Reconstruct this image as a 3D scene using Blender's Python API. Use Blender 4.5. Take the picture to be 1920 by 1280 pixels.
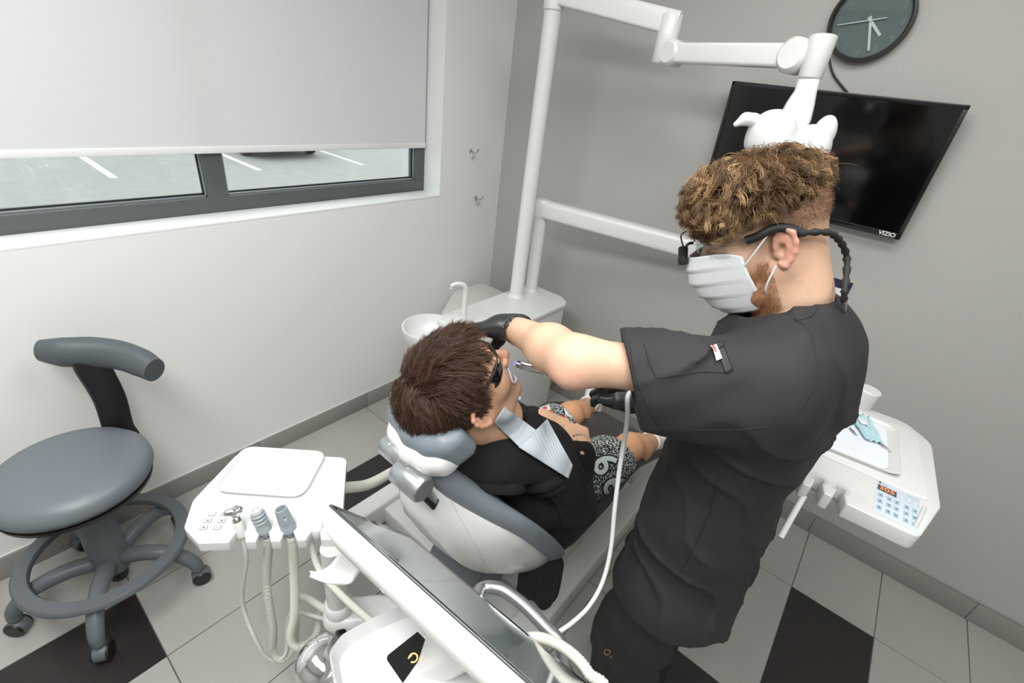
import bpy, bmesh, math, random
import numpy as np
from mathutils import Vector, Matrix
for _o in list(bpy.data.objects): bpy.data.objects.remove(_o)
SC = bpy.context.scene
COL = SC.collection
# ---------------------------------------------------------------- camera (solved from the tile grid and wall lines)
FPX = 879.447
RC = np.array([[0.75917719, 0.64075221, 0.11439664],
               [0.39222789, -0.31010521, -0.86602081],
               [-0.51942976, 0.7023328, -0.48674569]])
CAM = np.array([1.892, -2.225, 1.731])
cd = bpy.data.cameras.new('camera'); cam = bpy.data.objects.new('camera', cd); COL.objects.link(cam)
cd.sensor_width = 36.0; cd.lens = FPX / 1920 * 36; cd.clip_start = 0.02; cd.clip_end = 200
M = Matrix.Identity(4)
for i in range(3):
    M[i][0] = RC[0, i]; M[i][1] = -RC[1, i]; M[i][2] = -RC[2, i]; M[i][3] = CAM[i]
cam.matrix_world = M; SC.camera = cam
# ---------------------------------------------------------------- exposure, sky
SC.view_settings.view_transform = 'Standard'; SC.view_settings.look = 'None'
SC.view_settings.gamma = 1.0; SC.view_settings.use_curve_mapping = False
SC.view_settings.exposure = 0.6
W_ = bpy.data.worlds.new('world'); SC.world = W_; W_.use_nodes = True
nt = W_.node_tree; nt.nodes.clear()
wo = nt.nodes.new('ShaderNodeOutputWorld'); wb = nt.nodes.new('ShaderNodeBackground')
wb.inputs['Color'].default_value = (0.97, 0.985, 1.0, 1); wb.inputs['Strength'].default_value = 1.3
nt.links.new(wb.outputs[0], wo.inputs[0])
def area(name, loc, size, power, col=(1, 1, 1), rot=(0, 0, 0), sy=None):
    l = bpy.data.lights.new(name, 'AREA'); l.energy = power; l.color = col; l.size = size
    if sy: l.shape = 'RECTANGLE'; l.size_y = sy
    o = bpy.data.objects.new(name, l); COL.objects.link(o); o.location = loc; o.rotation_euler = rot
    return o
area('ceiling_panel_lamp', (2.35, -2.5, 2.655), 1.2, 17, (1, 0.997, 0.985), sy=0.6)
area('ceiling_panel_lamp', (1.05, -2.6, 2.655), 1.2, 19, (1, 0.997, 0.985), sy=0.6)
area('ceiling_panel_lamp', (1.75, -1.25, 2.655), 1.2, 6.5, (1, 0.997, 0.985), sy=0.6)
# ---------------------------------------------------------------- pixel helpers
def ray(x, y): return RC.T @ np.array([(x - 960) / FPX, (y - 640) / FPX, 1.0])
def atz(x, y, z): d = ray(x, y); return CAM + d * ((z - CAM[2]) / d[2])
def aty(x, y, Y): d = ray(x, y); return CAM + d * ((Y - CAM[1]) / d[1])
def atx(x, y, X): d = ray(x, y); return CAM + d * ((X - CAM[0]) / d[0])
def atd(x, y, t): return CAM + ray(x, y) * t
V3 = lambda *a: np.array(a, float)
def unit(v): v = np.asarray(v, float); return v / np.linalg.norm(v)
# ---------------------------------------------------------------- materials
def lin(c):
    return tuple(((v / 255) / 12.92 if v / 255 <= 0.04045 else ((v / 255 + 0.055) / 1.055) ** 2.4) for v in c)
def mat(name, rgb, rough=0.5, metal=0.0, var=0.04, scale=20, bump=0.0, bscale=200, coat=0.0, spec=0.5, sss=0.0, trans=0.0, emit=None, estr=0.0, alpha=1.0, stretch=None):
    m = bpy.data.materials.new(name); m.use_nodes = True
    n = m.node_tree.nodes; L = m.node_tree.links; b = n['Principled BSDF']
    c = lin(rgb)
    tc = n.new('ShaderNodeTexCoord'); mp = n.new('ShaderNodeMapping'); L.new(tc.outputs['Object'], mp.inputs[0])
    if stretch: mp.inputs['Scale'].default_value = stretch
    nz = n.new('ShaderNodeTexNoise'); nz.inputs['Scale'].default_value = scale; nz.inputs['Detail'].default_value = 4
    L.new(mp.outputs[0], nz.inputs['Vector'])
    mx = n.new('ShaderNodeMix'); mx.data_type = 'RGBA'
    mx.inputs[6].default_value = (*[min(1, v * (1 - var)) for v in c], 1); mx.inputs[7].default_value = (*[min(1, v * (1 + var)) for v in c], 1)
    L.new(nz.outputs['Fac'], mx.inputs[0]); L.new(mx.outputs[2], b.inputs['Base Color'])
    b.inputs['Roughness'].default_value = rough; b.inputs['Metallic'].default_value = metal
    b.inputs['Specular IOR Level'].default_value = spec
    b.inputs['Coat Weight'].default_value = coat; b.inputs['Coat Roughness'].default_value = 0.08
    if sss: b.inputs['Subsurface Weight'].default_value = sss; b.inputs['Subsurface Radius'].default_value = (0.012, 0.005, 0.003); b.inputs['Subsurface Scale'].default_value = 1.0
    if trans: b.inputs['Transmission Weight'].default_value = trans
    if emit: b.inputs['Emission Color'].default_value = (*lin(emit), 1); b.inputs['Emission Strength'].default_value = estr
    if alpha < 1: b.inputs['Alpha'].default_value = alpha
    if bump:
        bz = n.new('ShaderNodeTexNoise'); bz.inputs['Scale'].default_value = bscale; bz.inputs['Detail'].default_value = 3
        L.new(mp.outputs[0], bz.inputs['Vector'])
        bp = n.new('ShaderNodeBump'); bp.inputs['Strength'].default_value = bump; bp.inputs['Distance'].default_value = 0.002
        L.new(bz.outputs['Fac'], bp.inputs['Height']); L.new(bp.outputs[0], b.inputs['Normal'])
    return m
MT = {}
def defmat(key, *a, **k): MT[key] = mat(key, *a, **k)
# ---------------------------------------------------------------- objects
def setp(o, parent):
    if parent is not None: o.parent = parent
    return o
def mk(name, verts, faces, m, parent=None, sharp=40, bev=0.0, seg=2, mats=None, midx=None):
    me = bpy.data.meshes.new(name)
    me.from_pydata([tuple(map(float, v)) for v in verts], [], [tuple(int(i) for i in f_) for f_ in faces])
    me.update()
    bm = bmesh.new(); bm.from_mesh(me); bmesh.ops.recalc_face_normals(bm, faces=bm.faces)
    if bev > 0:
        eds = [e for e in bm.edges if len(e.link_faces) == 2 and e.calc_face_angle(0) > 0.6]
        if eds: bmesh.ops.bevel(bm, geom=eds, offset=bev, segments=seg, profile=0.5, affect='EDGES', clamp_overlap=True)
    bm.to_mesh(me); bm.free()
    me.polygons.foreach_set('use_smooth', [True] * len(me.polygons))
    if sharp: me.set_sharp_from_angle(angle=math.radians(sharp))
    for x in (mats or [m]): me.materials.append(MT[x] if isinstance(x, str) else x)
    if midx is not None and len(midx) == len(me.polygons): me.polygons.foreach_set('material_index', midx)
    me.update()
    o = bpy.data.objects.new(name, me); COL.objects.link(o)
    return setp(o, parent)
def tag(o, label=None, cat=None, group=None, kind=None):
    if label: o['label'] = label
    if cat: o['category'] = cat
    if group: o['group'] = group
    if kind: o['kind'] = kind
    return o
def thing(name, loc, label, cat, group=None):
    o = bpy.data.objects.new(name, None); COL.objects.link(o); o.location = tuple(float(v) for v in loc); o.empty_display_size = 0.05
    return tag(o, label, cat, group)
class Fr:  # local frame: columns ex, ey, ez
    def __init__(s, o, ex, ey=None, ez=None):
        s.o = np.asarray(o, float); s.x = unit(ex)
        if ez is None: ez = np.cross(s.x, ey)
        s.z = unit(np.asarray(ez, float) - s.x * np.dot(ez, s.x)); s.y = np.cross(s.z, s.x)
    def __call__(s, u, v, w=0): return s.o + s.x * u + s.y * v + s.z * w
    def d(s, u, v, w=0): return s.x * u + s.y * v + s.z * w
    def at(s, u, v, w=0): r = Fr(s(u, v, w), s.x, ez=s.z); return r
WF = Fr((0, 0, 0), (1, 0, 0), ez=(0, 0, 1))
def frdir(o, ez, hint=(0, 0, 1)):
    ez = unit(ez); h = np.asarray(hint, float)
    if abs(np.dot(ez, h)) > 0.95: h = V3(1, 0, 0)
    return Fr(o, np.cross(h, ez), ez=ez)
BF = [(0, 3, 2, 1), (4, 5, 6, 7), (0, 1, 5, 4), (1, 2, 6, 5), (2, 3, 7, 6), (3, 0, 4, 7)]
def box(name, m, lo, hi, fr=WF, parent=None, bev=0.003, seg=2):
    x0, y0, z0 = lo; x1, y1, z1 = hi
    v = [fr(*p) for p in ((x0, y0, z0), (x1, y0, z0), (x1, y1, z0), (x0, y1, z0), (x0, y0, z1), (x1, y0, z1), (x1, y1, z1), (x0, y1, z1))]
    return mk(name, v, BF, m, parent, bev=bev, seg=seg)
def fillet(poly, r, n=6):
    out = []; N = len(poly); rs = r if isinstance(r, (list, tuple)) else [r] * N
    for i in range(N):
        p = np.array(poly[i], float); a = np.array(poly[i - 1], float); b = np.array(poly[(i + 1) % N], float)
        da = unit(a - p); db = unit(b - p); ang = math.acos(max(-1, min(1, float(da @ db))))
        if rs[i] <= 0 or ang > 3.1: out.append(p); continue
        t = min(rs[i] / math.tan(ang / 2), 0.48 * np.linalg.norm(a - p), 0.48 * np.linalg.norm(b - p))
        p0 = p + da * t; p1 = p + db * t
        for k in range(n + 1):
            s = k / n; out.append((1 - s) ** 2 * p0 + 2 * s * (1 - s) * p + s * s * p1)
    return out
def prism(name, m, poly, z0, z1, fr=WF, parent=None, bev=0.003, seg=2, top=1.0):
    N = len(poly); c = np.mean(np.array(poly, float), 0)
    v = [fr(p[0], p[1], z0) for p in poly] + [fr(*(c + (np.array(p) - c) * top), z1) for p in poly]
    f_ = [tuple(range(N))[::-1], tuple(range(N, 2 * N))] + [(i, (i + 1) % N, N + (i + 1) % N, N + i) for i in range(N)]
    return mk(name, v, f_, m, parent, bev=bev, seg=seg)
def loft(name, m, rings, parent=None, caps=True, sharp=50, closed=True):
    N = len(rings[0]); v = [p for r in rings for p in r]; f_ = []
    for i in range(len(rings) - 1):
        for j in range(N if closed else N - 1):
            k = (j + 1) % N; f_.append((i * N + j, i * N + k, (i + 1) * N + k, (i + 1) * N + j))
    if caps and closed: f_ += [tuple(range(N))[::-1], tuple(range((len(rings) - 1) * N, len(rings) * N))]
    return mk(name, v, f_, m, parent, sharp=sharp)
def lathe(name, m, prof, fr=WF, parent=None, seg=40, sx=1.0, sy=1.0, sharp=45, a0=0.0, a1=2 * math.pi, caps=True):
    full = a1 - a0 > 6.28; n = seg if full else seg + 1
    rings = [[fr(r * math.cos(a) * sx, r * math.sin(a) * sy, z) for a in [a0 + (a1 - a0) * k / seg for k in range(n)]] for r, z in prof]
    return loft(name, m, rings, parent, caps=caps, sharp=sharp, closed=full)
def cyl(name, m, a, b, r, r2=None, parent=None, seg=28, bev=0.002):
    a = np.asarray(a, float); b = np.asarray(b, float); h = np.linalg.norm(b - a); fr = frdir(a, b - a); r2 = r if r2 is None else r2
    e = min(bev, r * 0.4, h * 0.4)
    return lathe(name, m, [(max(r - e, 1e-4), 0), (r, e), (r2, h - e), (max(r2 - e, 1e-4), h)], fr, parent, seg)
def catmull(pts, n=8):
    P = [np.asarray(p, float) for p in pts]; P = [2 * P[0] - P[1]] + P + [2 * P[-1] - P[-2]]; out = []
    for i in range(1, len(P) - 2):
        for k in range(n):
            t = k / n; out.append(0.5 * (2 * P[i] + (P[i + 1] - P[i - 1]) * t + (2 * P[i - 1] - 5 * P[i] + 4 * P[i + 1] - P[i + 2]) * t * t + (-P[i - 1] + 3 * P[i] - 3 * P[i + 1] + P[i + 2]) * t ** 3))
    out.append(P[-2]); return out
def tubegeo(pts, rad, seg=10, flat=1.0, hint=(0, 0, 1)):
    pts = [np.asarray(p, float) for p in pts]; n = len(pts)
    T = [unit(pts[min(i + 1, n - 1)] - pts[max(i - 1, 0)]) for i in range(n)]
    h = np.asarray(hint, float); u = h - T[0] * (h @ T[0])
    if np.linalg.norm(u) < 1e-3: u = V3(1, 0, 0) - T[0] * T[0][0]
    u = unit(u); rings = []
    for i in range(n):
        u = unit(u - T[i] * (u @ T[i])); w = np.cross(T[i], u); r = rad[i] if hasattr(rad, '__len__') else rad
        rings.append([pts[i] + (u * math.cos(a) * flat + w * math.sin(a)) * r for a in [2 * math.pi * k / seg for k in range(seg)]])
    return rings
def tube(name, m, pts, rad, parent=None, seg=12, n=8, flat=1.0, smooth=True, ribs=None, hint=(0, 0, 1)):
    if smooth and len(pts) > 2:
        if hasattr(rad, '__len__'):
            rad = np.interp(np.linspace(0, len(pts) - 1, (len(pts) - 1) * n + 1), np.arange(len(pts)), rad)
        pts = catmull(pts, n)
    if ribs:  # corrugated hose: resample and modulate the radius
        P = np.array(pts); s = np.r_[0, np.cumsum(np.linalg.norm(np.diff(P, axis=0), axis=1))]
        k = int(s[-1] / ribs) * 2; ss = np.linspace(0, s[-1], k + 1)
        pts = [V3(*[np.interp(t, s, P[:, c]) for c in range(3)]) for t in ss]
        rad = [rad * (1.03 if i % 2 else 0.88) for i in range(k + 1)]
    return loft(name, m, tubegeo(pts, rad, seg, flat, hint), parent, sharp=60)
def join(name, m, parts, parent=None, **k):  # parts: list of (verts, faces) into one mesh
    v = []; f_ = []
    for pv, pf in parts:
        o = len(v); v += list(pv); f_ += [tuple(i + o for i in q) for q in pf]
    return mk(name, v, f_, m, parent, **k)
def absorb(o, others):  # merge helper meshes that belong to the same part into o
    bm = bmesh.new(); bm.from_mesh(o.data)
    for q in others:
        bm.from_mesh(q.data); d = q.data; bpy.data.objects.remove(q); bpy.data.meshes.remove(d)
    bm.to_mesh(o.data); bm.free(); return o
def text(name, m, s, size, fr, parent=None, depth=0.0004, align='CENTER', bold=0.0, sx=1.0):
    c = bpy.data.curves.new(name, 'FONT'); c.body = s; c.size = size; c.align_x = align; c.align_y = 'CENTER'; c.extrude = depth; c.offset = bold
    t = bpy.data.objects.new('tmp', c); COL.objects.link(t)
    dg = bpy.context.evaluated_depsgraph_get(); me = bpy.data.meshes.new_from_object(t.evaluated_get(dg))
    bpy.data.objects.remove(t); bpy.data.curves.remove(c)
    for v in me.vertices: v.co = Vector(fr(v.co.x * sx, v.co.y, v.co.z))
    me.materials.clear(); me.materials.append(MT[m]); me.name = name
    o = bpy.data.objects.new(name, me); COL.objects.link(o); return setp(o, parent)
# ---------------------------------------------------------------- signed-distance modelling (smooth continuous bodies)
class SDF:
    def __init__(s, lo, hi, h):
        s.lo = np.asarray(lo, float); s.h = h; s.n = np.ceil((np.asarray(hi, float) - s.lo) / h).astype(int) + 1
        s.f = np.full(s.n, 0.3, np.float32)
    def _sub(s, lo, hi):
        a = np.clip(np.floor((np.asarray(lo) - s.lo) / s.h).astype(int), 0, s.n - 1); b = np.clip(np.ceil((np.asarray(hi) - s.lo) / s.h).astype(int) + 1, 1, s.n)
        if np.any(b <= a): return None
        ax = [(s.lo[i] + s.h * np.arange(a[i], b[i])).astype(np.float32) for i in range(3)]
        return tuple(slice(a[i], b[i]) for i in range(3)), ax[0][:, None, None], ax[1][None, :, None], ax[2][None, None, :]
    def _mix(s, sl, d, k, op):
        f_ = s.f[sl]
        if op == 'u':
            if k > 0: h = np.clip(0.5 + 0.5 * (f_ - d) / k, 0, 1); s.f[sl] = f_ + (d - f_) * h - k * h * (1 - h)
            else: s.f[sl] = np.minimum(f_, d)
        else:
            d = -d
            if k > 0: h = np.clip(0.5 - 0.5 * (f_ - d) / k, 0, 1); s.f[sl] = f_ + (d - f_) * h + k * h * (1 - h)
            else: s.f[sl] = np.maximum(f_, d)
    def cone(s, a, b, ra, rb=None, k=0.02, op='u'):
        rb = ra if rb is None else rb
        a = np.asarray(a, np.float32); b = np.asarray(b, np.float32); mr = max(ra, rb) + max(k, 0.012) * 1.5 + 0.01
        q = s._sub(np.minimum(a, b) - mr, np.maximum(a, b) + mr)
        if q is None: return s
        sl, X, Y, Z = q; ba = b - a; L2 = float(ba @ ba) + 1e-9
        t = np.clip(((X - a[0]) * ba[0] + (Y - a[1]) * ba[1] + (Z - a[2]) * ba[2]) / L2, 0, 1)
        d = np.sqrt((X - a[0] - t * ba[0]) ** 2 + (Y - a[1] - t * ba[1]) ** 2 + (Z - a[2] - t * ba[2]) ** 2) - (ra + t * (rb - ra))
        s._mix(sl, d, k, op); return s
    def chain(s, pts, rad, k=0.02, op='u'):
        for i in range(len(pts) - 1): s.cone(pts[i], pts[i + 1], rad[i], rad[i + 1], k, op)
        return s
    def ell(s, fr, c, r, k=0.02, op='u'):
        c = fr(*c) if fr is not None else np.asarray(c, float); ax = (fr.x, fr.y, fr.z) if fr is not None else np.eye(3)
        mr = max(r) + max(k, 0.012) * 1.5 + 0.01; q = s._sub(c - mr, c + mr)
        if q is None: return s
        sl, X, Y, Z = q; X = X - c[0]; Y = Y - c[1]; Z = Z - c[2]
        p = [(X * a[0] + Y * a[1] + Z * a[2]) for a in ax]
        k0 = np.sqrt(sum((p[i] / r[i]) ** 2 for i in range(3))); k1 = np.sqrt(sum((p[i] / r[i] ** 2) ** 2 for i in range(3)))
        s._mix(sl, (k0 * (k0 - 1) / np.maximum(k1, 1e-6)).astype(np.float32), k, op); return s
    def rbox(s, fr, c, hs, r=0.01, k=0.01, op='u'):
        c = fr(*c); mr = float(np.linalg.norm(hs)) + max(k, 0.012) * 1.5 + 0.01; q = s._sub(c - mr, c + mr)
        if q is None: return s
        sl, X, Y, Z = q; X = X - c[0]; Y = Y - c[1]; Z = Z - c[2]
        p = [np.abs(X * a[0] + Y * a[1] + Z * a[2]) - (h - r) for a, h in zip((fr.x, fr.y, fr.z), hs)]
        d = np.sqrt(sum(np.maximum(v, 0) ** 2 for v in p)) + np.minimum(np.maximum(np.maximum(p[0], p[1]), p[2]), 0) - r
        s._mix(sl, d.astype(np.float32), k, op); return s
    def cut(s, o, n):  # keep the side where (p-o).n < 0
        X, Y, Z = [(s.lo[i] + s.h * np.arange(s.n[i])).astype(np.float32) for i in range(3)]
        d = (X[:, None, None] - o[0]) * n[0] + (Y[None, :, None] - o[1]) * n[1] + (Z[None, None, :] - o[2]) * n[2]
        s.f = np.maximum(s.f, d.astype(np.float32)); return s
    def warp(s, fn):  # add a displacement field fn(X,Y,Z)
        X, Y, Z = [(s.lo[i] + s.h * np.arange(s.n[i])).astype(np.float32) for i in range(3)]
        s.f = s.f + fn(X[:, None, None], Y[None, :, None], Z[None, None, :]).astype(np.float32); return s
    def geo(s):
        F = s.f; ins = F < 0; n = F.shape
        c = np.zeros((n[0] - 1, n[1] - 1, n[2] - 1), np.int8)
        corners = [(i, j, k) for i in (0, 1) for j in (0, 1) for k in (0, 1)]
        sub = lambda A, o: A[o[0]:n[0] - 1 + o[0], o[1]:n[1] - 1 + o[1], o[2]:n[2] - 1 + o[2]]
        for o in corners: c += sub(ins, o)
        act = np.argwhere((c > 0) & (c < 8)); idx = -np.ones(c.shape, np.int64); idx[tuple(act.T)] = np.arange(len(act))
        vals = {o: F[act[:, 0] + o[0], act[:, 1] + o[1], act[:, 2] + o[2]] for o in corners}
        acc = np.zeros((len(act), 3)); cnt = np.zeros(len(act))
        for o in corners:
            for ax in range(3):
                if o[ax]: continue
                p = list(o); p[ax] = 1; p = tuple(p); a, b = vals[o], vals[p]; cr = (a < 0) != (b < 0)
                t = np.where(cr, a / np.where(cr, a - b, 1), 0)
                q = np.tile(np.array(o, float), (len(act), 1)); q[:, ax] += t
                acc += q * cr[:, None]; cnt += cr
        v = s.lo + s.h * (act + acc / cnt[:, None]); faces = []
        for ax in range(3):
            u, w = (ax + 1) % 3, (ax + 2) % 3
            sl0 = [slice(1, n[i] - 1) for i in range(3)]; sl1 = list(sl0); sl0[ax] = slice(0, n[ax] - 1); sl1[ax] = slice(1, n[ax])
            A = ins[tuple(sl0)]; B = ins[tuple(sl1)]
            e = np.argwhere(A != B); off = np.ones(3, int); off[ax] = 0; e2 = e + off
            fl = A[tuple(e.T)]
            def g(du, dw): q = e2.copy(); q[:, u] -= du; q[:, w] -= dw; return idx[tuple(q.T)]
            Q = np.stack([g(1, 1), g(0, 1), g(0, 0), g(1, 0)], 1); Q[~fl] = Q[~fl][:, ::-1]; faces.append(Q)
        return v, np.concatenate(faces)
    def build(s, name, m, parent=None, relax=1, mats=None, pick=None, colour=None):
        v, f_ = s.geo()
        for _ in range(relax):
            acc = np.zeros_like(v); cn = np.zeros(len(v))
            for a in range(4):
                i, j = f_[:, a], f_[:, (a + 1) % 4]
                np.add.at(acc, i, v[j]); np.add.at(acc, j, v[i]); np.add.at(cn, i, 1); np.add.at(cn, j, 1)
            v = 0.5 * v + 0.5 * acc / np.maximum(cn, 1)[:, None]
        me = bpy.data.meshes.new(name); me.vertices.add(len(v)); me.vertices.foreach_set('co', v.astype(np.float32).ravel())
        me.loops.add(f_.size); me.loops.foreach_set('vertex_index', f_.astype(np.int32).ravel())
        me.polygons.add(len(f_)); me.polygons.foreach_set('loop_start', np.arange(0, f_.size, 4, dtype=np.int32))
        me.update(calc_edges=True); me.polygons.foreach_set('use_smooth', [True] * len(f_))
        for x in (mats or [m]): me.materials.append(MT[x])
        if pick is not None: me.polygons.foreach_set('material_index', pick(v[f_].mean(1)).astype(np.int32))
        if colour is not None:  # per-vertex pigment masks for the material
            ca = me.attributes.new('pigment', 'FLOAT_COLOR', 'POINT'); cc = np.ones((len(v), 4), np.float32); cc[:, :3] = colour(v); ca.data.foreach_set('color', cc.ravel())
        me.validate(); me.update()
        o = bpy.data.objects.new(name, me); COL.objects.link(o); return setp(o, parent)
def wn(p, f, seed=0):  # cheap smooth pseudo-noise
    X, Y, Z = p; s = seed * 1.7
    return (np.sin(X * f + 1.3 * np.sin(Y * f * 0.9 + s) + s) + np.sin(Y * f * 1.1 + 1.1 * np.sin(Z * f * 0.8 + 2 * s) + 1.9) + np.sin(Z * f * 1.05 + 1.2 * np.sin(X * f * 1.1 - s) + 4.1)) / 3
def finalize():  # put every mesh's origin at its own base centre
    Wm = {}
    for o in COL.objects:
        if o.type == 'MESH' and o.data.users == 1 and not o.get('_placed'):
            n = len(o.data.vertices)
            if n == 0: continue
            co = np.empty(n * 3, np.float32); o.data.vertices.foreach_get('co', co); co = co.reshape(-1, 3)
            c = (co.min(0) + co.max(0)) / 2; c[2] = co[:, 2].min(); o.data.vertices.foreach_set('co', (co - c).ravel()); o.data.update()
            Wm[o] = Matrix.Translation(Vector([float(v) for v in c]))
        elif o.type == 'MESH': Wm[o] = o.matrix_basis.copy()
        else: Wm[o] = Matrix.Translation(o.location) if o.type == 'EMPTY' else None
    for o, w in Wm.items():
        if w is None: continue
        o.matrix_basis = w
        if o.parent is not None: o.matrix_parent_inverse = Wm[o.parent].inverted()
        if '_placed' in o: del o['_placed']
# ================================================================ materials
defmat('wall_white', (230, 232, 231), 0.55, var=0.015, scale=3, bump=0.06, bscale=300)
defmat('wall_grey', (176, 174, 171), 0.55, var=0.02, scale=3, bump=0.06, bscale=300)
defmat('ceiling_white', (240, 240, 238), 0.7, var=0.01)
defmat('tile_grey', (163, 163, 158), 0.42, var=0.05, scale=9, bump=0.08, bscale=260)
defmat('tile_black', (36, 31, 30), 0.38, var=0.12, scale=14, bump=0.08, bscale=260)
defmat('tile_skirt', (140, 139, 134), 0.4, var=0.05, scale=9, bump=0.05)
defmat('grout', (96, 92, 88), 0.8)
defmat('caulk', (214, 214, 211), 0.5)
defmat('frame_grey', (82, 88, 90), 0.42, var=0.03)
defmat('gasket', (22, 24, 26), 0.6)
defmat('metal_bead', (176, 184, 188), 0.3, metal=0.7)
defmat('white', (215, 216, 216), 0.32, var=0.01, coat=0.25)
defmat('white_matte', (222, 223, 223), 0.5, var=0.01)
defmat('white_grey', (205, 207, 205), 0.35, var=0.02, coat=0.2)
defmat('pvc_white', (226, 228, 228), 0.42, var=0.02)
defmat('steel', (190, 190, 188), 0.22, metal=1.0, var=0.03)
defmat('silver', (178, 181, 184), 0.34, metal=0.85, var=0.02)
defmat('chrome', (232, 232, 232), 0.06, metal=1.0, var=0.01)
defmat('blue_grey', (118, 128, 137), 0.42, var=0.03, scale=60, bump=0.06, bscale=700)
defmat('dark_grey', (86, 92, 97), 0.4, var=0.03)
defmat('stool_plastic', (92, 98, 103), 0.45, var=0.04, bump=0.05, bscale=500)
defmat('stool_pad', (104, 112, 119), 0.4, var=0.03, bump=0.05, bscale=600)
defmat('stool_back', (78, 86, 90), 0.5, var=0.04, bump=0.08, bscale=600)
defmat('black_plastic', (24, 24, 25), 0.4, var=0.1)
defmat('rubber', (30, 30, 31), 0.7, var=0.1)
defmat('asphalt', (160, 160, 155), 0.9, var=0.14, scale=4, bump=0.6, bscale=60)
defmat('road_paint', (226, 226, 222), 0.8, var=0.08, scale=30)
defmat('car_paint', (52, 56, 60), 0.25, var=0.02, coat=0.8)
defmat('blind_fabric', (218, 221, 221), 0.8, var=0.012, scale=500)
defmat('ceiling_diffuser', (250, 250, 246), 0.5, emit=(255, 253, 248), estr=3.0)
def glassmat(key, col=(1, 1, 1), rough=0.0, refl=0.12):
    m = bpy.data.materials.new(key); m.use_nodes = True; n = m.node_tree.nodes; L = m.node_tree.links; n.clear()
    o = n.new('ShaderNodeOutputMaterial'); t = n.new('ShaderNodeBsdfTransparent'); t.inputs[0].default_value = (*col, 1)
    g = n.new('ShaderNodeBsdfGlossy'); g.inputs['Roughness'].default_value = rough; mx = n.new('ShaderNodeMixShader'); fz = n.new('ShaderNodeLayerWeight'); fz.inputs[0].default_value = 0.5; pw = n.new('ShaderNodeMath'); pw.operation = 'POWER'; pw.inputs[1].default_value = 4.0; L.new(fz.outputs['Facing'], pw.inputs[0])
    mr = n.new('ShaderNodeMapRange'); mr.inputs[3].default_value = 0.045; mr.inputs[4].default_value = 0.6; L.new(pw.outputs[0], mr.inputs[0]); L.new(mr.outputs[0], mx.inputs[0]); L.new(t.outputs[0], mx.inputs[1]); L.new(g.outputs[0], mx.inputs[2]); L.new(mx.outputs[0], o.inputs[0]); MT[key] = m
glassmat('pane_glass', (0.93, 0.97, 0.97))
glassmat('clear_plastic', (0.92, 0.94, 0.95), 0.03)
# blind lets some daylight through
b_ = MT['blind_fabric']; n_ = b_.node_tree.nodes; L_ = b_.node_tree.links
tl = n_.new('ShaderNodeBsdfTranslucent'); tl.inputs[0].default_value = (0.9, 0.92, 0.93, 1); mx_ = n_.new('ShaderNodeMixShader'); mx_.inputs[0].default_value = 0.16
L_.new(n_['Principled BSDF'].outputs[0], mx_.inputs[1]); L_.new(tl.outputs[0], mx_.inputs[2]); L_.new(mx_.outputs[0], n_['Material Output'].inputs[0])
# ================================================================ room shell
RX, RY, RZ = 3.7, -4.3, 2.7
S = lambda o, lab=None: tag(o, lab, None, None, 'structure')
floor = S(box('floor', 'grout', (0, RY, -0.06), (RX, 0, -0.003), bev=0))
gx = [0.0] + [0.367 + 0.3 * i for i in range(11)] + [RX]
gy = [0.0] + [-0.39 - 0.6 * j for j in range(7)] + [RY]
BLACK = {(0, 1), (0, 3), (6, 0), (5, 1), (8, 2), (9, 4), (3, 5)}
shared = {}
for i in range(len(gx) - 1):
    for j in range(len(gy) - 1):
        w, d = gx[i + 1] - gx[i], gy[j] - gy[j + 1]
        if w < 0.01 or d < 0.01: continue
        blk = (i - 1, j - 1) in BLACK; key = (round(w, 3), round(d, 3), blk)
        if key not in shared:
            t = box('tile', 'tile_black' if blk else 'tile_grey', (-w / 2 + 0.0016, -d / 2 + 0.0016, -0.008), (w / 2 - 0.0016, d / 2 - 0.0016, 0.0), bev=0.0008, seg=1); shared[key] = t.data
        else:
            t = bpy.data.objects.new('tile', shared[key]); COL.objects.link(t)
        t['_placed'] = 1; t.location = ((gx[i] + gx[i + 1]) / 2, (gy[j] + gy[j + 1]) / 2, 0); t.parent = floor
# left wall with the window opening
WY0, WY1, WZ0, WZ1 = -3.55, -0.48, 1.142, 2.45
wl = box('wall_left', 'wall_white', (-0.2, RY, -0.06), (0, 0.2, WZ0), bev=0)
absorb(wl, [box('t', 'wall_white', (-0.2, RY, WZ1), (0, 0.2, RZ), bev=0), box('t', 'wall_white', (-0.2, WY1, WZ0), (0, 0.2, WZ1), bev=0), box('t', 'wall_white', (-0.2, RY, WZ0), (0, WY0, WZ1), bev=0)]); S(wl)
S(box('wall_back', 'wall_grey', (0, 0, -0.06), (RX + 0.15, 0.2, RZ), bev=0))
S(box('wall_right', 'wall_grey', (RX, RY, -0.06), (RX + 0.15, 0, RZ), bev=0))
S(box('wall_front', 'wall_grey', (-0.2, RY - 0.15, -0.06), (RX + 0.15, RY, RZ), bev=0))
S(box('ceiling', 'ceiling_white', (-0.2, RY - 0.15, RZ), (RX + 0.15, 0.2, RZ + 0.1), bev=0))
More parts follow.
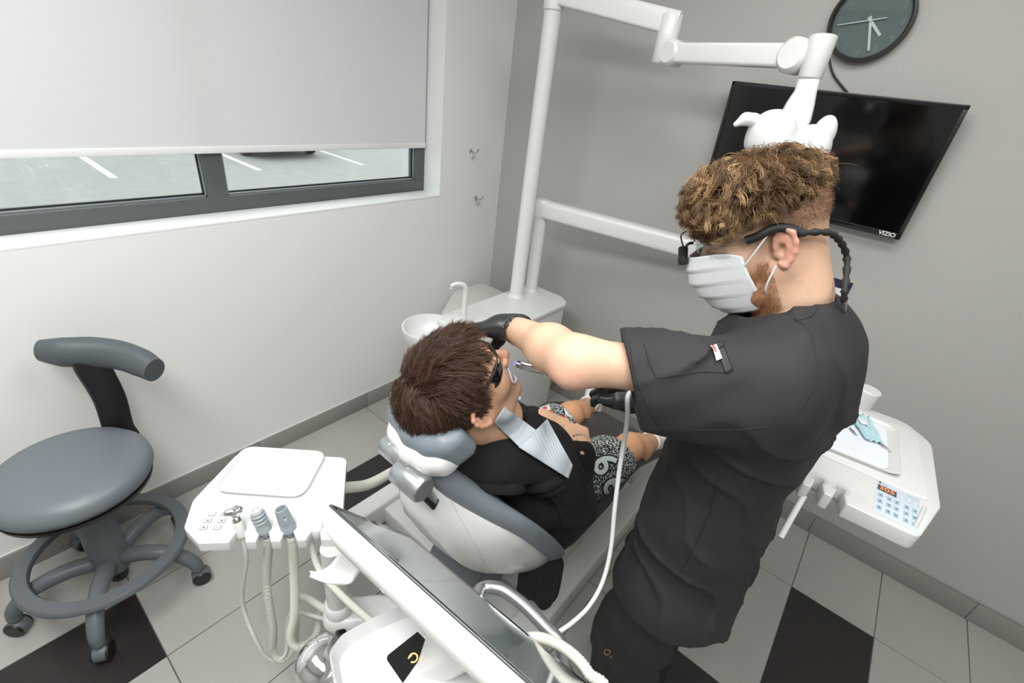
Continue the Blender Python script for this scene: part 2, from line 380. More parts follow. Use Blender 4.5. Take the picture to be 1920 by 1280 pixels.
# skirting of 0.6 m tile pieces, with a bead of sealant on top
bl = S(box('baseboard_left', 'caulk', (0.0, RY, 0.094), (0.006, 0, 0.1), bev=0.002))
ys = [0.0] + [-0.38 - 0.6 * k for k in range(7)] + [RY]
for a, b in zip(ys[:-1], ys[1:]):
    if a - b > 0.02: box('skirting_tile', 'tile_skirt', (0, b + 0.001, 0), (0.009, a - 0.001, 0.094), parent=bl, bev=0.0012)
bb = S(box('baseboard_back', 'caulk', (0.009, -0.006, 0.1), (RX, 0, 0.108), bev=0.002)); bb.data.materials[0] = MT['tile_skirt']
xs = [0.009] + [0.358 + 0.6 * k for k in range(6)] + [RX]
for a, b in zip(xs[:-1], xs[1:]):
    if b - a > 0.02: box('skirting_tile', 'tile_skirt', (a + 0.001, -0.009, 0), (b - 0.001, 0, 0.1), parent=bb, bev=0.0012)
for k, (x, y) in enumerate(((2.35, -2.5), (1.05, -2.6), (1.75, -1.25))):
    t = thing('ceiling_light', (x, y, 2.66), ['flat white ceiling light panel over the side away from the window', 'flat white ceiling light panel nearest the window', 'flat white ceiling light panel above the treatment chair'][k], 'ceiling light', 'ceiling light panels')
    box('light_frame', 'white_matte', (x - 0.62, y - 0.32, 2.675), (x + 0.62, y + 0.32, 2.7), parent=t)
    box('diffuser', 'ceiling_diffuser', (x - 0.6, y - 0.3, 2.668), (x + 0.6, y + 0.3, 2.676), parent=t, bev=0)
# ---------------------------------------------------------------- window
win = tag(thing('window_1', (-0.15, -2.0, WZ0), None, None), None, None, None, 'structure')
FX0, FX1 = -0.185, -0.125
def fbar(name, y0, y1, z0, z1, x0=FX0, x1=FX1, m='frame_grey', p=win): return box(name, m, (x0, y0, z0), (x1, y1, z1), parent=p, bev=0.003)
fr_ = fbar('window_frame', WY0, WY1, WZ0, WZ0 + 0.062)
absorb(fr_, [fbar('t', WY0, WY1, WZ1 - 0.06, WZ1, p=None), fbar('t', WY1 - 0.06, WY1, WZ0 + 0.055, WZ1 - 0.05, p=None), fbar('t', WY0, WY0 + 0.06, WZ0 + 0.055, WZ1 - 0.05, p=None)])
mulY = -1.505
fbar('mullion', mulY - 0.036, mulY + 0.036, WZ0 + 0.055, WZ1 - 0.055, FX0 + 0.002, FX1 - 0.002)
for a, b in ((WY0 + 0.06, mulY - 0.036), (mulY + 0.036, WY1 - 0.06)):
    p = box('window_pane', 'pane_glass', (-0.162, a + 0.004, WZ0 + 0.066), (-0.156, b - 0.004, WZ1 - 0.064), parent=win, bev=0)
    for nm, m, s0, x0, x1 in (('gasket', 'gasket', 0.010, -0.156, -0.147), ('glazing_bead', 'metal_bead', 0.0055, -0.1475, -0.138)):
        z0, z1 = WZ0 + 0.062, WZ1 - 0.06
        g = box(nm, m, (x0, a, z0), (x1, b, z0 + s0 * 1.3), parent=p, bev=0.001)
        absorb(g, [box('t', m, (x0, a, z0), (x1, a + s0, z1), bev=0.001), box('t', m, (x0, b - s0, z0), (x1, b, z1), bev=0.001), box('t', m, (x0, a, z1 - s0), (x1, b, z1), bev=0.001)])
box('window_sill', 'wall_white', (-0.125, WY0, WZ0 - 0.006), (0.0005, WY1, WZ0 + 0.004), parent=win, bev=0.002)
bz = 1.372
t = thing('roller_blind', (-0.112, -2.0, bz), 'pale grey roller blind pulled most of the way down over the window', 'blind')
box('blind_fabric', 'blind_fabric', (-0.114, WY0 + 0.02, bz + 0.012), (-0.1125, WY1 - 0.012, 2.40), parent=t, bev=0)
box('bottom_bar', 'pvc_white', (-0.120, WY0 + 0.018, bz - 0.008), (-0.107, WY1 - 0.010, bz + 0.016), parent=t, bev=0.003)
cyl('roller_tube', 'pvc_white', (-0.095, WY0 + 0.01, 2.415), (-0.095, WY1 - 0.005, 2.415), 0.02, parent=t)
# ---------------------------------------------------------------- parking lot outside
GZ = -0.6
S(tag(box('ground_outside', 'asphalt', (-40, -30, GZ - 0.2), (-0.25, 30, GZ), bev=0), 'grey asphalt parking lot outside the window'))
for k, yy in enumerate((-2.6, -0.02, 2.5, 5.05)):
    o = box('parking_line', 'road_paint', (-14.0, yy - 0.06, GZ), (-8.85, yy + 0.06, GZ + 0.004), bev=0); tag(o, ['white parking bay line outside, the one away from the car beyond the window post', 'white parking bay line outside, seen through the pane left of the window post', 'white parking bay line outside, on one side of the dark car', 'white parking bay line outside, farthest along past the dark car'][k], 'parking line', 'parking bay lines')
ct = thing('car', (-11.6, 3.75, GZ), 'dark parked car in a bay outside, only its lower front in view', 'car')
cf = Fr((-9.75, 3.75, GZ), (-1, 0, 0), ez=(0, 0, 1))
rings = []
for u, hw, z0, z1 in ((0.0, 0.62, 0.32, 0.52), (0.1, 0.8, 0.22, 0.66), (0.5, 0.86, 0.2, 0.78), (1.2, 0.88, 0.2, 0.88), (1.9, 0.88, 0.2, 1.4), (3.2, 0.88, 0.2, 1.42), (3.9, 0.86, 0.22, 0.98), (4.2, 0.8, 0.3, 0.9)):
    rings.append([cf(u, y, z) for y, z in fillet([(-hw, z0), (hw, z0), (hw * 0.96 if z1 < 1 else hw, min(z1, 0.85)), (hw * 0.75, z1), (-hw * 0.75, z1), (-hw * 0.96 if z1 < 1 else -hw, min(z1, 0.85))], 0.09, 3)])
loft('car_body', 'car_paint', rings, ct)
for u in (0.75, 3.3):
    for s_ in (-1, 1):
        wl_ = cyl('wheel', 'rubber', cf(u, s_ * 0.72, 0.31), cf(u, s_ * 0.9, 0.31), 0.31, parent=ct, bev=0.03)
        cyl('rim', 'silver', cf(u, s_ * 0.85, 0.31), cf(u, s_ * 0.915, 0.31), 0.19, parent=wl_, bev=0.01)
for s_ in (-1, 1): box('headlamp', 'white_grey', (0.02, s_ * 0.6 - 0.13, 0.55), (0.2, s_ * 0.6 + 0.13, 0.66), cf, ct, bev=0.02)
box('number_plate', 'white_matte', (-0.02, -0.26, 0.36), (0.02, 0.26, 0.47), cf, ct)
# ---------------------------------------------------------------- wall hooks
for k, (px, py) in enumerate(((882, 283), (891, 370))):
    p = atx(px, py, 0.0)
    t = thing('coat_hook', p, ['small wire coat hook on white wall, the upper one', 'small wire coat hook on white wall, the lower one'][k], 'hook', 'coat hooks beside the window')
    cyl('backplate', 'steel', p, p + V3(0.006, 0, 0), 0.011, parent=t)
    tube('prong', 'steel', [p + V3(0.004, 0, 0.004), p + V3(0.03, 0.0, -0.004), p + V3(0.052, 0.0, 0.004), p + V3(0.058, 0.002, 0.02)], 0.0032, parent=t, seg=8)
    tube('prong', 'steel', [p + V3(0.004, 0, -0.006), p + V3(0.014, 0, -0.03), p + V3(0.028, 0, -0.032), p + V3(0.034, 0, -0.02)], 0.0032, parent=t, seg=8)
# ================================================================ wall things
defmat('tv_black', (14, 14, 15), 0.25, var=0.05, coat=0.3)
defmat('tv_screen', (6, 6, 7), 0.09, var=0.02, spec=0.6)
defmat('clock_rim', (44, 42, 43), 0.45, var=0.04)
defmat('clock_face', (96, 104, 105), 0.55, var=0.02)
defmat('clock_num', (122, 131, 131), 0.5)
defmat('print_grey', (92, 99, 106), 0.6)
defmat('print_dark', (40, 44, 50), 0.6)
defmat('print_blue', (158, 186, 206), 0.5)
defmat('panel_film', (205, 214, 222), 0.3)
defmat('display_dark', (70, 80, 80), 0.2)
defmat('led_orange', (255, 130, 70), 0.4, emit=(255, 110, 50), estr=0.55)
defmat('led_gold', (255, 190, 110), 0.4, emit=(255, 176, 90), estr=1.6)
defmat('navy', (38, 32, 72), 0.5)
defmat('paper', (228, 233, 240), 0.6)
defmat('mask_blue', (176, 208, 214), 0.7, bump=0.1, bscale=400)
defmat('hose_cream', (206, 206, 196), 0.5, var=0.03)
defmat('hose_grey', (200, 204, 200), 0.5, var=0.03)
defmat('suction_grey', (148, 158, 165), 0.4, var=0.03)
# TV: top edge leans out a little from the wall on its bracket
tA, tB = aty(1378, 152, -0.085), aty(1815, 197, -0.085); tC = aty(1687.5, 446, -0.05)
tw = 0.728; th = 0.432; tx0 = (tA[0] + tB[0]) / 2 - tw / 2; tz1 = (tA[2] + tB[2]) / 2
tlean = math.atan2(0.035, th)
TVF = Fr((tx0, -0.085, tz1), (1, 0, 0), ez=(0, -math.cos(tlean), -math.sin(tlean)))  # x right, y up, z out of the screen
TVF.y = unit(np.cross(TVF.z, TVF.x))
t = thing('television', (tx0 + tw / 2, -0.05, tz1 - th), 'black flat television on bracket on grey wall below the clock', 'television')
box('housing', 'tv_black', (0, -th, -0.03), (tw, 0, 0.0), TVF, t, bev=0.004)
box('bezel', 'tv_black', (0.0, -th, 0.0), (tw, -th + 0.02, 0.004), TVF, t, bev=0.001)
bz_ = [o for o in t.children if o.name.startswith('bezel')][0]
absorb(bz_, [box('t', 'tv_black', (0, -0.013, 0), (tw, 0, 0.004), TVF, bev=0.001), box('t', 'tv_black', (0, -th, 0), (0.013, 0, 0.004), TVF, bev=0.001), box('t', 'tv_black', (tw - 0.013, -th, 0), (tw, 0, 0.004), TVF, bev=0.001)])
box('screen', 'tv_screen', (0.012, -th + 0.019, 0.0), (tw - 0.012, -0.012, 0.0015), TVF, t, bev=0)
box('wall_bracket', 'black_plastic', (tw / 2 - 0.1, -th / 2 - 0.1, -0.07), (tw / 2 + 0.1, -th / 2 + 0.1, -0.03), TVF, t)
text('brand_lettering', 'white_matte', 'VIZIO', 0.02, TVF.at(tw - 0.042, -th + 0.011, 0.0042), t, depth=0.0002, bold=0.0006)
# clock
cp = np.array([aty(x, y, -0.03) for x, y in ((1548.6, 58), (1595.6, 114), (1672, 94), (1709, 52.5), (1721, 0))])[:, [0, 2]]
A_ = np.c_[2 * cp, np.ones(len(cp))]; s_ = np.linalg.lstsq(A_, (cp ** 2).sum(1), rcond=None)[0]
ccx, ccz = s_[0], s_[1]; cr = math.sqrt(s_[2] + ccx ** 2 + ccz ** 2)
CF = Fr((ccx, 0, ccz), (1, 0, 0), ez=(0, -1, 0)); CF.y = V3(0, 0, 1)
t = thing('wall_clock', (ccx, 0, ccz - cr), 'round wall clock with thick black rim and grey face', 'clock')
lathe('clock_rim', 'clock_rim', [(cr * 0.97, 0.0), (cr, 0.008), (cr, 0.03), (cr * 0.985, 0.036), (cr * 0.93, 0.038), (cr * 0.885, 0.03), (cr * 0.875, 0.012)], CF, t, seg=64)
fc = lathe('clock_face', 'clock_face', [(0.0005, 0.0), (cr * 0.9, 0.0), (cr * 0.9, 0.016), (0.0005, 0.016)], CF, t, seg=64)
for h_ in range(1, 13):
    a = math.pi / 2 - h_ * math.pi / 6
    text('numeral', 'clock_num', str(h_), 0.026, CF.at(math.cos(a) * cr * 0.74, math.sin(a) * cr * 0.74, 0.0163), fc, depth=0.0002)
def hand(name, tip, w, z, tail=0.012, tailp=None):
    q = aty(*tip, -0.022); d2 = V3(q[0] - ccx, q[2] - ccz, 0); L = np.linalg.norm(d2); d2 /= L; f2 = Fr(CF(0, 0, z), CF.d(d2[0], d2[1]), ez=(0, -1, 0))
    box(name, 'white_matte', (-tail, -w / 2, 0), (L, w / 2, 0.0012), f2, t, bev=0.0003)
hand('minute_hand', (1628.4, 95.2), 0.0075, 0.0215); hand('hour_hand', (1649.8, 66.7), 0.0085, 0.0195); hand('second_hand', (1569.9, 47.3), 0.003, 0.0235, 0.045)
cyl('hand_pin', 'white_matte', CF(0, 0, 0.017), CF(0, 0, 0.027), 0.006, parent=t)
lathe('cover_glass', 'pane_glass', [(0.0005, 0.0285), (cr * 0.885, 0.0285), (cr * 0.885, 0.0292), (0.0005, 0.0292)], CF, t, seg=64)
tube('television_cable', 'black_plastic', [aty(1553, 60, -0.012), aty(1555, 110, -0.008), aty(1563, 140, -0.008), aty(1580, 163, -0.008), aty(1590, 176, -0.01), aty(1596, 200, -0.02)], 0.0035, seg=8)
tag(COL.objects['television_cable'], 'thin black cable hanging down the grey wall behind the television', 'cable')
p = aty(1600.5, 530.5, -0.003); sf = Fr((p[0], -0.001, p[2]), (1, 0, 0), ez=(0, -1, 0)); sf.y = V3(0, 0, 1)
t = thing('wall_notice', (p[0] - 0.05, 0, p[2] - 0.14), 'small navy and white notice on grey wall', 'notice')
box('notice_board', 'white_matte', (-0.10, -0.14, 0), (0, 0, 0.004), sf, t, bev=0.001)
box('navy_header', 'navy', (-0.10, -0.034, 0.004), (0, 0, 0.0048), sf, t, bev=0)
# ================================================================ dental unit cabinet by the corner
CT = 0.75
t = thing('dental_unit', (0.62, -0.55, 0), 'white dental unit cabinet with spittoon bowl and two tall posts', 'dental unit')
cab = fillet([(0.475, -0.92), (0.765, -0.98), (0.765, -0.26), (0.70, -0.215), (0.475, -0.215)], [0.05, 0.08, 0.05, 0.05, 0.03])
prism('cabinet_body', 'white_grey', [tuple(np.array((0.62, -0.58)) + (np.array(p) - np.array((0.62, -0.58))) * 0.97) for p in cab], 0.03, CT - 0.022, parent=t, bev=0.004)
prism('cabinet_top', 'white', cab, CT - 0.03, CT, parent=t, bev=0.009, seg=4)
box('door_groove', 'dark_grey', (0.7585, -0.86, CT - 0.085), (0.7592, -0.28, CT - 0.081), parent=t, bev=0)
box('side_door', 'white_grey', (0.757, -0.87, 0.06), (0.7605, -0.275, CT - 0.125), parent=t, bev=0.001)
kn = atx(973, 746, 0.765); cyl('door_knob', 'white', (0.758, kn[1], kn[2]), (0.778, kn[1], kn[2]), 0.011, parent=t, bev=0.005)
box('plinth', 'dark_grey', (0.51, -0.93, 0), (0.73, -0.25, 0.03), parent=t)
g0 = fillet([(0.07, -0.16), (0.475, -0.16), (0.475, -0.66), (0.24, -0.66), (0.07, -0.40)], 0.05)
g = prism('rear_box', 'pvc_white', g0, 0.0, 0.60, parent=t, bev=0.012, seg=3); g.data.materials[0] = MT['wall_grey']; g.data.materials[0] = mat('rear_box_grey', (206, 205, 199), 0.45)
# spittoon bowl
bc = V3(0.575, -1.03, 0.70); BFm = Fr(bc, (1, 0, 0), ez=(0, 0, 1))
lathe('spittoon_bowl', 'white', [(0.02, -0.05), (0.07, -0.035), (0.112, 0.02), (0.122, 0.074), (0.121, 0.08), (0.114, 0.08), (0.104, 0.05), (0.085, 0.02), (0.06, 0.006), (0.022, 0.0)], BFm, t, seg=48)
cyl('bowl_drain', 'suction_grey', BFm(0.01, -0.01, 0.002), BFm(0.01, -0.01, 0.014), 0.024, parent=t, bev=0.004)
prism('bowl_bracket', 'white', fillet([(0.50, -0.97), (0.66, -0.99), (0.70, -0.90), (0.50, -0.88)], 0.02), 0.62, 0.72, parent=t)
hb = Fr((0.615, -0.905, CT), (1, 0, 0), ez=(0, 0, 1))
prism('spout_housing', 'white', fillet([(-0.055, -0.085), (0.045, -0.085), (0.05, 0.03), (-0.05, 0.035)], 0.022), -0.005, 0.048, hb, t, bev=0.01, seg=3)
sp = V3(0.600, -0.86, CT + 0.04)
tube('cup_filler_spout', 'white', [sp, sp + V3(0, 0, 0.07), sp + V3(0, 0, 0.125), sp + V3(-0.006, -0.012, 0.148), sp + V3(-0.02, -0.04, 0.155), sp + V3(-0.03, -0.062, 0.146)], [0.014, 0.0125, 0.012, 0.011, 0.0095, 0.008], t, seg=14)
cyl('spout_nozzle', 'white', sp + V3(-0.028, -0.057, 0.143), sp + V3(-0.03, -0.06, 0.13), 0.006, parent=t)
tube('rinse_nozzle', 'white', [hb(0.03, -0.07, 0.02), hb(0.035, -0.105, 0.02), hb(0.02, -0.125, 0.0)], 0.007, t, seg=10)
# posts
p1 = V3(0.548, -0.425, CT); p2 = V3(0.548, -0.300, CT)
lathe('lamp_post', 'white', [(0.045, 0), (0.045, 0.006), (0.037, 0.012), (0.0345, 0.02), (0.0345, 1.225), (0.040, 1.23), (0.041, 1.32), (0.038, 1.33)], Fr(p1, (1, 0, 0), ez=(0, 0, 1)), t, seg=36)
lathe('arm_post', 'white', [(0.040, 0), (0.040, 0.006), (0.033, 0.011), (0.031, 0.02), (0.031, 0.40), (0.036, 0.403), (0.037, 0.475), (0.03, 0.485)], Fr(p2, (1, 0, 0), ez=(0, 0, 1)), t, seg=36)
# delivery arm hugging the back wall
def beam(name, m, a, b, w, h, parent, r=0.012, taper=1.0):
    a = np.asarray(a, float); b = np.asarray(b, float); e = unit(b - a); side = unit(np.cross(e, (0, 0, 1))); up = np.cross(side, e); n = 4
    rings = []
    for q, s_ in ((a, 1.0), (b, taper)):
        sec = fillet([(-w / 2 * s_, -h / 2 * s_), (w / 2 * s_, -h / 2 * s_), (w / 2 * s_, h / 2 * s_), (-w / 2 * s_, h / 2 * s_)], r, n)
        rings.append([q + side * u[0] + up * u[1] for u in sec])
    return loft(name, m, rings, parent)
e1 = atz(1300, 446, 1.175); e1 = V3(e1[0], max(min(e1[1], -0.09), -0.16), 1.175); e1 = e1 + (e1 - V3(0.548, -0.3, 1.19)) * 0.45; e1[1] = -0.10
beam('delivery_arm', 'white', V3(0.548, -0.3, 1.19), e1, 0.075, 0.085, t, 0.022)
cyl('arm_elbow', 'white', e1 + V3(0, 0, -0.05), e1 + V3(0, 0, 0.05), 0.05, parent=t, bev=0.01)
# ================================================================ operating lamp (hangs from the lamp post)
t = thing('operating_lamp', (0.548, -0.425, 2.0), 'white operating lamp on a long jointed arm in front of the television', 'lamp')
J0 = V3(0.548, -0.425, 2.035); J1 = aty(1258, 42, -0.36); J1b = aty(1252, 100, -0.36); J1b = V3(J1[0], -0.36, J1b[2]); J2 = atd(1512, 106, 1.32)
beam('lamp_arm', 'white', J0, J1 + unit(J1 - J0) * 0.03, 0.055, 0.075, t, 0.012)
cyl('elbow_joint', 'white', V3(J1[0], J1[1], J1[2] + 0.03), V3(J1[0], J1[1], J1b[2] - 0.035), 0.038, parent=t, bev=0.008)
dr = unit(J2 - J1b)
sd = unit(np.cross(dr, (0, 0, 1)))
cyl('elbow_hub', 'white', J1b + dr * 0.045 - sd * 0.036, J1b + dr * 0.045 + sd * 0.036, 0.042, parent=t, bev=0.01)
beam('spring_arm', 'white', J1b + dr * 0.03, J2 - dr * 0.02, 0.055, 0.062, t, 0.012)
cyl('shoulder_hub', 'white', J2 - dr * 0.03 - sd * 0.036, J2 - dr * 0.03 + sd * 0.036, 0.046, parent=t, bev=0.012)
nt_, nb = J2 + dr * 0.028 + V3(0, 0, 0.05), atd(1480, 225, 1.32)
lathe('neck_socket', 'white', [(0.03, 0), (0.035, 0.004), (0.031, 0.10), (0.028, 0.104)], frdir(nt_, atd(1517, 150, 1.32) - nt_), t)
nk = [atd(1517, 148, 1.32), atd(1510, 172, 1.32), atd(1500, 196, 1.32), atd(1488, 226, 1.31), atd(1476, 250, 1.30)]
tube('lamp_neck', 'white', nk, [0.029, 0.029, 0.037, 0.043, 0.036], t, seg=20, flat=0.72, hint=(0, 1, 0))
hc = atd(1475, 262, 1.28); LF = Fr(hc, unit(atd(1560, 300, 1.28) - atd(1400, 260, 1.28)), ez=(0, 0.1, 1))
sdf = SDF(hc - 0.2, hc + 0.2, 0.006)
sdf.ell(LF, (-0.045, 0, 0.0), (0.062, 0.07, 0.066), k=0).ell(LF, (0.062, 0, -0.005), (0.052, 0.07, 0.058), k=0.012).ell(LF, (0.005, 0, -0.03), (0.10, 0.075, 0.04), k=0.02)
sdf.cut(LF(0, 0, -0.045), -LF.z)
sdf.build('lamp_head', 'white', t)
lathe('lamp_lens', 'panel_film', [(0.001, -0.004), (0.075, -0.004), (0.08, 0.0), (0.08, 0.008)], Fr(LF(0.003, 0, -0.052), LF.x, ez=LF.z), t, sx=1.2, sy=0.85)
sdf = SDF(hc - 0.26, hc + 0.26, 0.005)
sdf.chain([LF(-0.075, 0, 0.012), LF(-0.105, -0.004, 0.026), LF(-0.128, -0.006, 0.024), LF(-0.148, -0.008, 0.006)], [0.013, 0.016, 0.015, 0.008], k=0.01).build('lamp_handle', 'white', t)
sdf = SDF(hc - 0.26, hc + 0.26, 0.005)
sdf.ell(LF, (0.085, 0, 0.03), (0.03, 0.03, 0.052), k=0).cut(LF(0.068, 0, 0.03), -unit(LF.d(0.8, 0, 0.35))).build('lamp_fin', 'white', t)
box('lamp_switch', 'white', (0.098, -0.02, -0.055), (0.118, 0.02, -0.03), LF, t, bev=0.004)
# ================================================================ delivery unit on the dentist's side
DZ = 1.0
dp = [atz(*q, DZ) for q in ((1725, 1008), (1520, 912), (1765, 950), (1748, 832), (1700, 792), (1610, 766))]
ex = unit((dp[0] - dp[1]) * (1, 1, 0)); DF = Fr(dp[0], ex, ez=(0, 0, 1))   # u to the right, v away from the camera
loc = lambda q: (float((q - DF.o) @ DF.x), float((q - DF.o) @ DF.y))
A0, A2, A3, A4 = (0.0, 0.0), loc(dp[2]), loc(dp[3]), loc(dp[4])
t = thing('delivery_unit', DF(-0.2, 0.2, -0.1), 'white instrument delivery table with keypad and orange display by the grey wall', 'delivery unit')
ntc = []
fu0 = -0.52
U = lambda px, py: loc(atz(px, py, DZ))
nt1, nt2, nt3 = U(1588, 917), U(1553, 903), U(1520, 888)
front = []
def notch(uc, vc, wd, dp_):
    # opening in the front edge with a round seat
    pts = [(uc + wd * 1.25, 0.0), (uc + wd * 0.75, 0.03)]
    for k in range(0, 13):
        a = math.radians(-50 + 280 * k / 12); pts.append((uc + wd * math.cos(a), dp_ + wd * math.sin(a)))
    pts += [(uc - wd * 0.75, 0.03), (uc - wd * 1.25, 0.0)]
    return pts
poly = [(0.0, 0.0)]
for uc in (-0.148, -0.192, -0.236, -0.28, -0.324):
    poly += notch(uc, 0, 0.0105, 0.047)
right = [(fu0, 0.0), (fu0, 0.05), (fu0 + 0.02, A4[1]), A4, A3, A2, (0.0, 0.0), (-0.1, 0.0)]
poly2 = fillet(right, [0, 0.02, 0.05, 0.06, 0.06, 0.04, 0.025, 0])
full = [tuple(p) for p in poly[1:]] + [tuple(p) for p in poly2][:-1]
prism('table_body', 'white', full, -0.042, 0.0, DF, t, bev=0.004, seg=3)
prism('table_underside', 'white_grey', fillet([(fu0 + 0.04, 0.07), (-0.03, 0.07), (A3[0] - 0.03, A3[1] - 0.03), (fu0 + 0.04, A4[1] - 0.04)], 0.03), -0.075, -0.04, DF, t, bev=0.01)
for uc in (-0.148, -0.192, -0.236, -0.28, -0.324):
    lathe('holder_seat', 'white_grey', [(0.0107, -0.012), (0.012, 0.0), (0.019, 0.0012), (0.020, 0.0)], DF.at(uc, 0.047, 0), t, seg=24, a0=math.radians(-50), a1=math.radians(230))
mx0, mx1, my0, my1 = fu0 + 0.06, A3[0] - 0.035, 0.145, A4[1] - 0.04
prism('tray_mat', 'white_matte', fillet([(mx0, my0), (mx1 + 0.01, my0), (mx1, my1 - 0.03), (A4[0], my1), (mx0, my1)], 0.015), 0.0, 0.003, DF, t, bev=0.001)
# keypad
K = [U(1645, 898), U(1725, 935), U(1706, 990), U(1623, 951)]
kx = unit(np.array(K[1]) - np.array(K[0])); kl = np.linalg.norm(np.array(K[1]) - np.array(K[0])); kh = np.linalg.norm(np.array(K[3]) - np.array(K[0]))
KF = Fr(DF(K[0][0], K[0][1], 0.0), DF.d(kx[0], kx[1]), ez=(0, 0, 1))
kp = box('keypad', 'panel_film', (0, -kh, 0.0), (kl, 0, 0.0012), KF, t, bev=0.0003)
box('display_window', 'display_dark', (kl * 0.03, -kh * 0.32, 0.0012), (kl * 0.47, -kh * 0.15, 0.0017), KF, kp, bev=0)
text('display_digits', 'led_orange', '305', kh * 0.155, KF.at(kl * 0.245, -kh * 0.23, 0.0018), kp, depth=0.0001, bold=0.0001)
box('logo_mark', 'print_dark', (kl * 0.05, -kh * 0.105, 0.0012), (kl * 0.09, -kh * 0.045, 0.0015), KF, kp, bev=0); box('logo_line', 'print_blue', (kl * 0.11, -kh * 0.10, 0.0012), (kl * 0.26, -kh * 0.055, 0.0015), KF, kp, bev=0)
for c_, u in enumerate((0.06, 0.26, 0.43, 0.65, 0.83)):
    for r_ in range(3):
        v = -kh * (0.40 + 0.185 * r_ + (0.0 if c_ else 0.0))
        key = box('key', 'print_blue', (kl * u, v - kh * 0.12, 0.0012), (kl * (u + 0.12), v, 0.0018), KF, kp, bev=0.0003)
        box('key_icon', 'print_grey', (kl * (u + 0.045), v - kh * 0.08, 0.0018), (kl * (u + 0.078), v - kh * 0.04, 0.0021), KF, key, bev=0)
for u in (0.56, 0.70, 0.84):
    box('key_outline', 'print_blue', (kl * u, -kh * 0.30, 0.0012), (kl * (u + 0.11), -kh * 0.16, 0.0014), KF, kp, bev=0)
    box('key_face', 'panel_film', (kl * (u + 0.012), -kh * 0.29, 0.0014), (kl * (u + 0.098), -kh * 0.17, 0.0016), KF, kp, bev=0)
box('model_lettering', 'print_blue', (kl * 0.72, -kh * 0.10, 0.0012), (kl * 0.95, -kh * 0.07, 0.0014), KF, kp, bev=0)
rgd = U(1733, 952); rg2 = U(1715, 990)
tube('table_ridge', 'white', [DF(rgd[0], rgd[1], 0.001), DF((rgd[0] + rg2[0]) / 2, (rgd[1] + rg2[1]) / 2, 0.003), DF(rg2[0], rg2[1], 0.001)], 0.004, t)
# support post and arm behind the table
sp0 = DF(A4[0] - 0.10, A4[1] + 0.03, 0)
st = atz(1632, 730, 1.06)
cyl('support_post', 'white', V3(st[0] - 0.01, st[1] + 0.0, 0.86), V3(st[0], st[1], 1.06), 0.024, 0.03, t)
beam('support_arm', 'white', e1 + V3(0, 0, -0.07), V3(st[0] - 0.02, st[1], 0.93), 0.06, 0.06, t, 0.015)
beam('table_bracket', 'white', V3(st[0] - 0.01, st[1], 0.92), DF(-0.2, 0.25, -0.075), 0.06, 0.05, t, 0.015)
# front grip under the table, seen between the dentist and the wall
gz = atz(1478, 955, 0.93)
tube('table_grip', 'pvc_white', [atz(1508, 928, 0.965), atz(1485, 968, 0.92), atz(1464, 1006, 0.875)], 0.007, t)
# tray, its paper, mask and tweezers
tp = fillet([(mx0 + 0.02, my0 + 0.015), (mx1 - 0.045, my0 + 0.035), (mx1 - 0.05, my1 - 0.045), (mx0 + 0.02, my1 - 0.02)], 0.03)
def dish(name, m, poly, z0, h, fr, parent=None, rim=0.012):
    c = np.mean(np.array(poly), 0); N = len(poly)
    ins = lambda k: [(c + (np.array(p) - c) * k) for p in poly]
    lev = [(ins(0.94), z0), (ins(1.0), z0 + h), (ins(0.985), z0 + h + 0.001), (ins(0.925), z0 + 0.003)]
    return loft(name, m, [[fr(p[0], p[1], z) for p in q] for q, z in lev], parent)
o = dish('instrument_tray', 'white', tp, 0.003, 0.011, DF); tag(o, 'shallow white tray lying on the delivery table beside the keypad', 'tray')
c_ = np.mean(np.array(tp), 0); o = prism('paper_liner', 'paper', [tuple(c_ + (np.array(p) - c_) * 0.88) for p in tp], 0.006, 0.0075, DF, bev=0); tag(o, 'pale blue paper liner lying in the delivery table tray', 'paper')
m0 = U(1605, 790); m1 = U(1640, 835)
# folded face mask: pleated strip
mf0 = Fr(DF(*(np.array(U(1603, 782)) * 0.5 + np.array(U(1636, 836)) * 0.5), 0.0095), DF.d(*unit(np.array(U(1640, 838)) - np.array(U(1604, 782)))), ez=(0, 0, 1))
t = thing('surgical_mask', mf0.o, 'folded pale blue surgical mask lying on the delivery tray', 'mask')
vs, fs = [], []; nu, nv = 14, 12
for i in range(nu + 1):
    for j in range(nv + 1):
        u = (i / nu - 0.5) * 0.125; v = (j / nv - 0.5) * (0.062 - 0.02 * i / nu); vs.append(mf0(u, v, 0.004 + 0.0035 * math.sin(j * 1.6) + 0.002 * math.sin(i * 0.9)))
for i in range(nu):
    for j in range(nv): a = i * (nv + 1) + j; fs.append((a, a + 1, a + nv + 2, a + nv + 1))
o = mk('mask_cloth', vs, fs, 'mask_blue', t); md = o.modifiers.new('solid', 'SOLIDIFY'); md.thickness = 0.002
box('nose_strip', 'paper', (-0.035, -0.012, 0.0085), (-0.005, 0.006, 0.0105), mf0, t, bev=0.001)
for k, (pa, pb) in enumerate((((1640, 832), (1668, 852)), ((1590, 808), (1604, 822)))):
    a, b = DF(*U(*pa), 0.010), DF(*U(*pb), 0.010)
    t = thing('tweezers' if k == 0 else 'dental_probe', a, ['steel tweezers beside the folded mask on the tray paper', 'dark steel probe sticking out from under the folded mask'][k], 'tweezers' if k == 0 else 'probe')
    for s_ in (-1, 1): tube('tweezer_arm' if k == 0 else 'probe_shaft', 'steel' if k == 0 else 'silver', [a + DF.d(0, 0.003 * s_), (a + b) / 2 + DF.d(0, 0.004 * s_), b], [0.002, 0.002, 0.0008], t, seg=8)
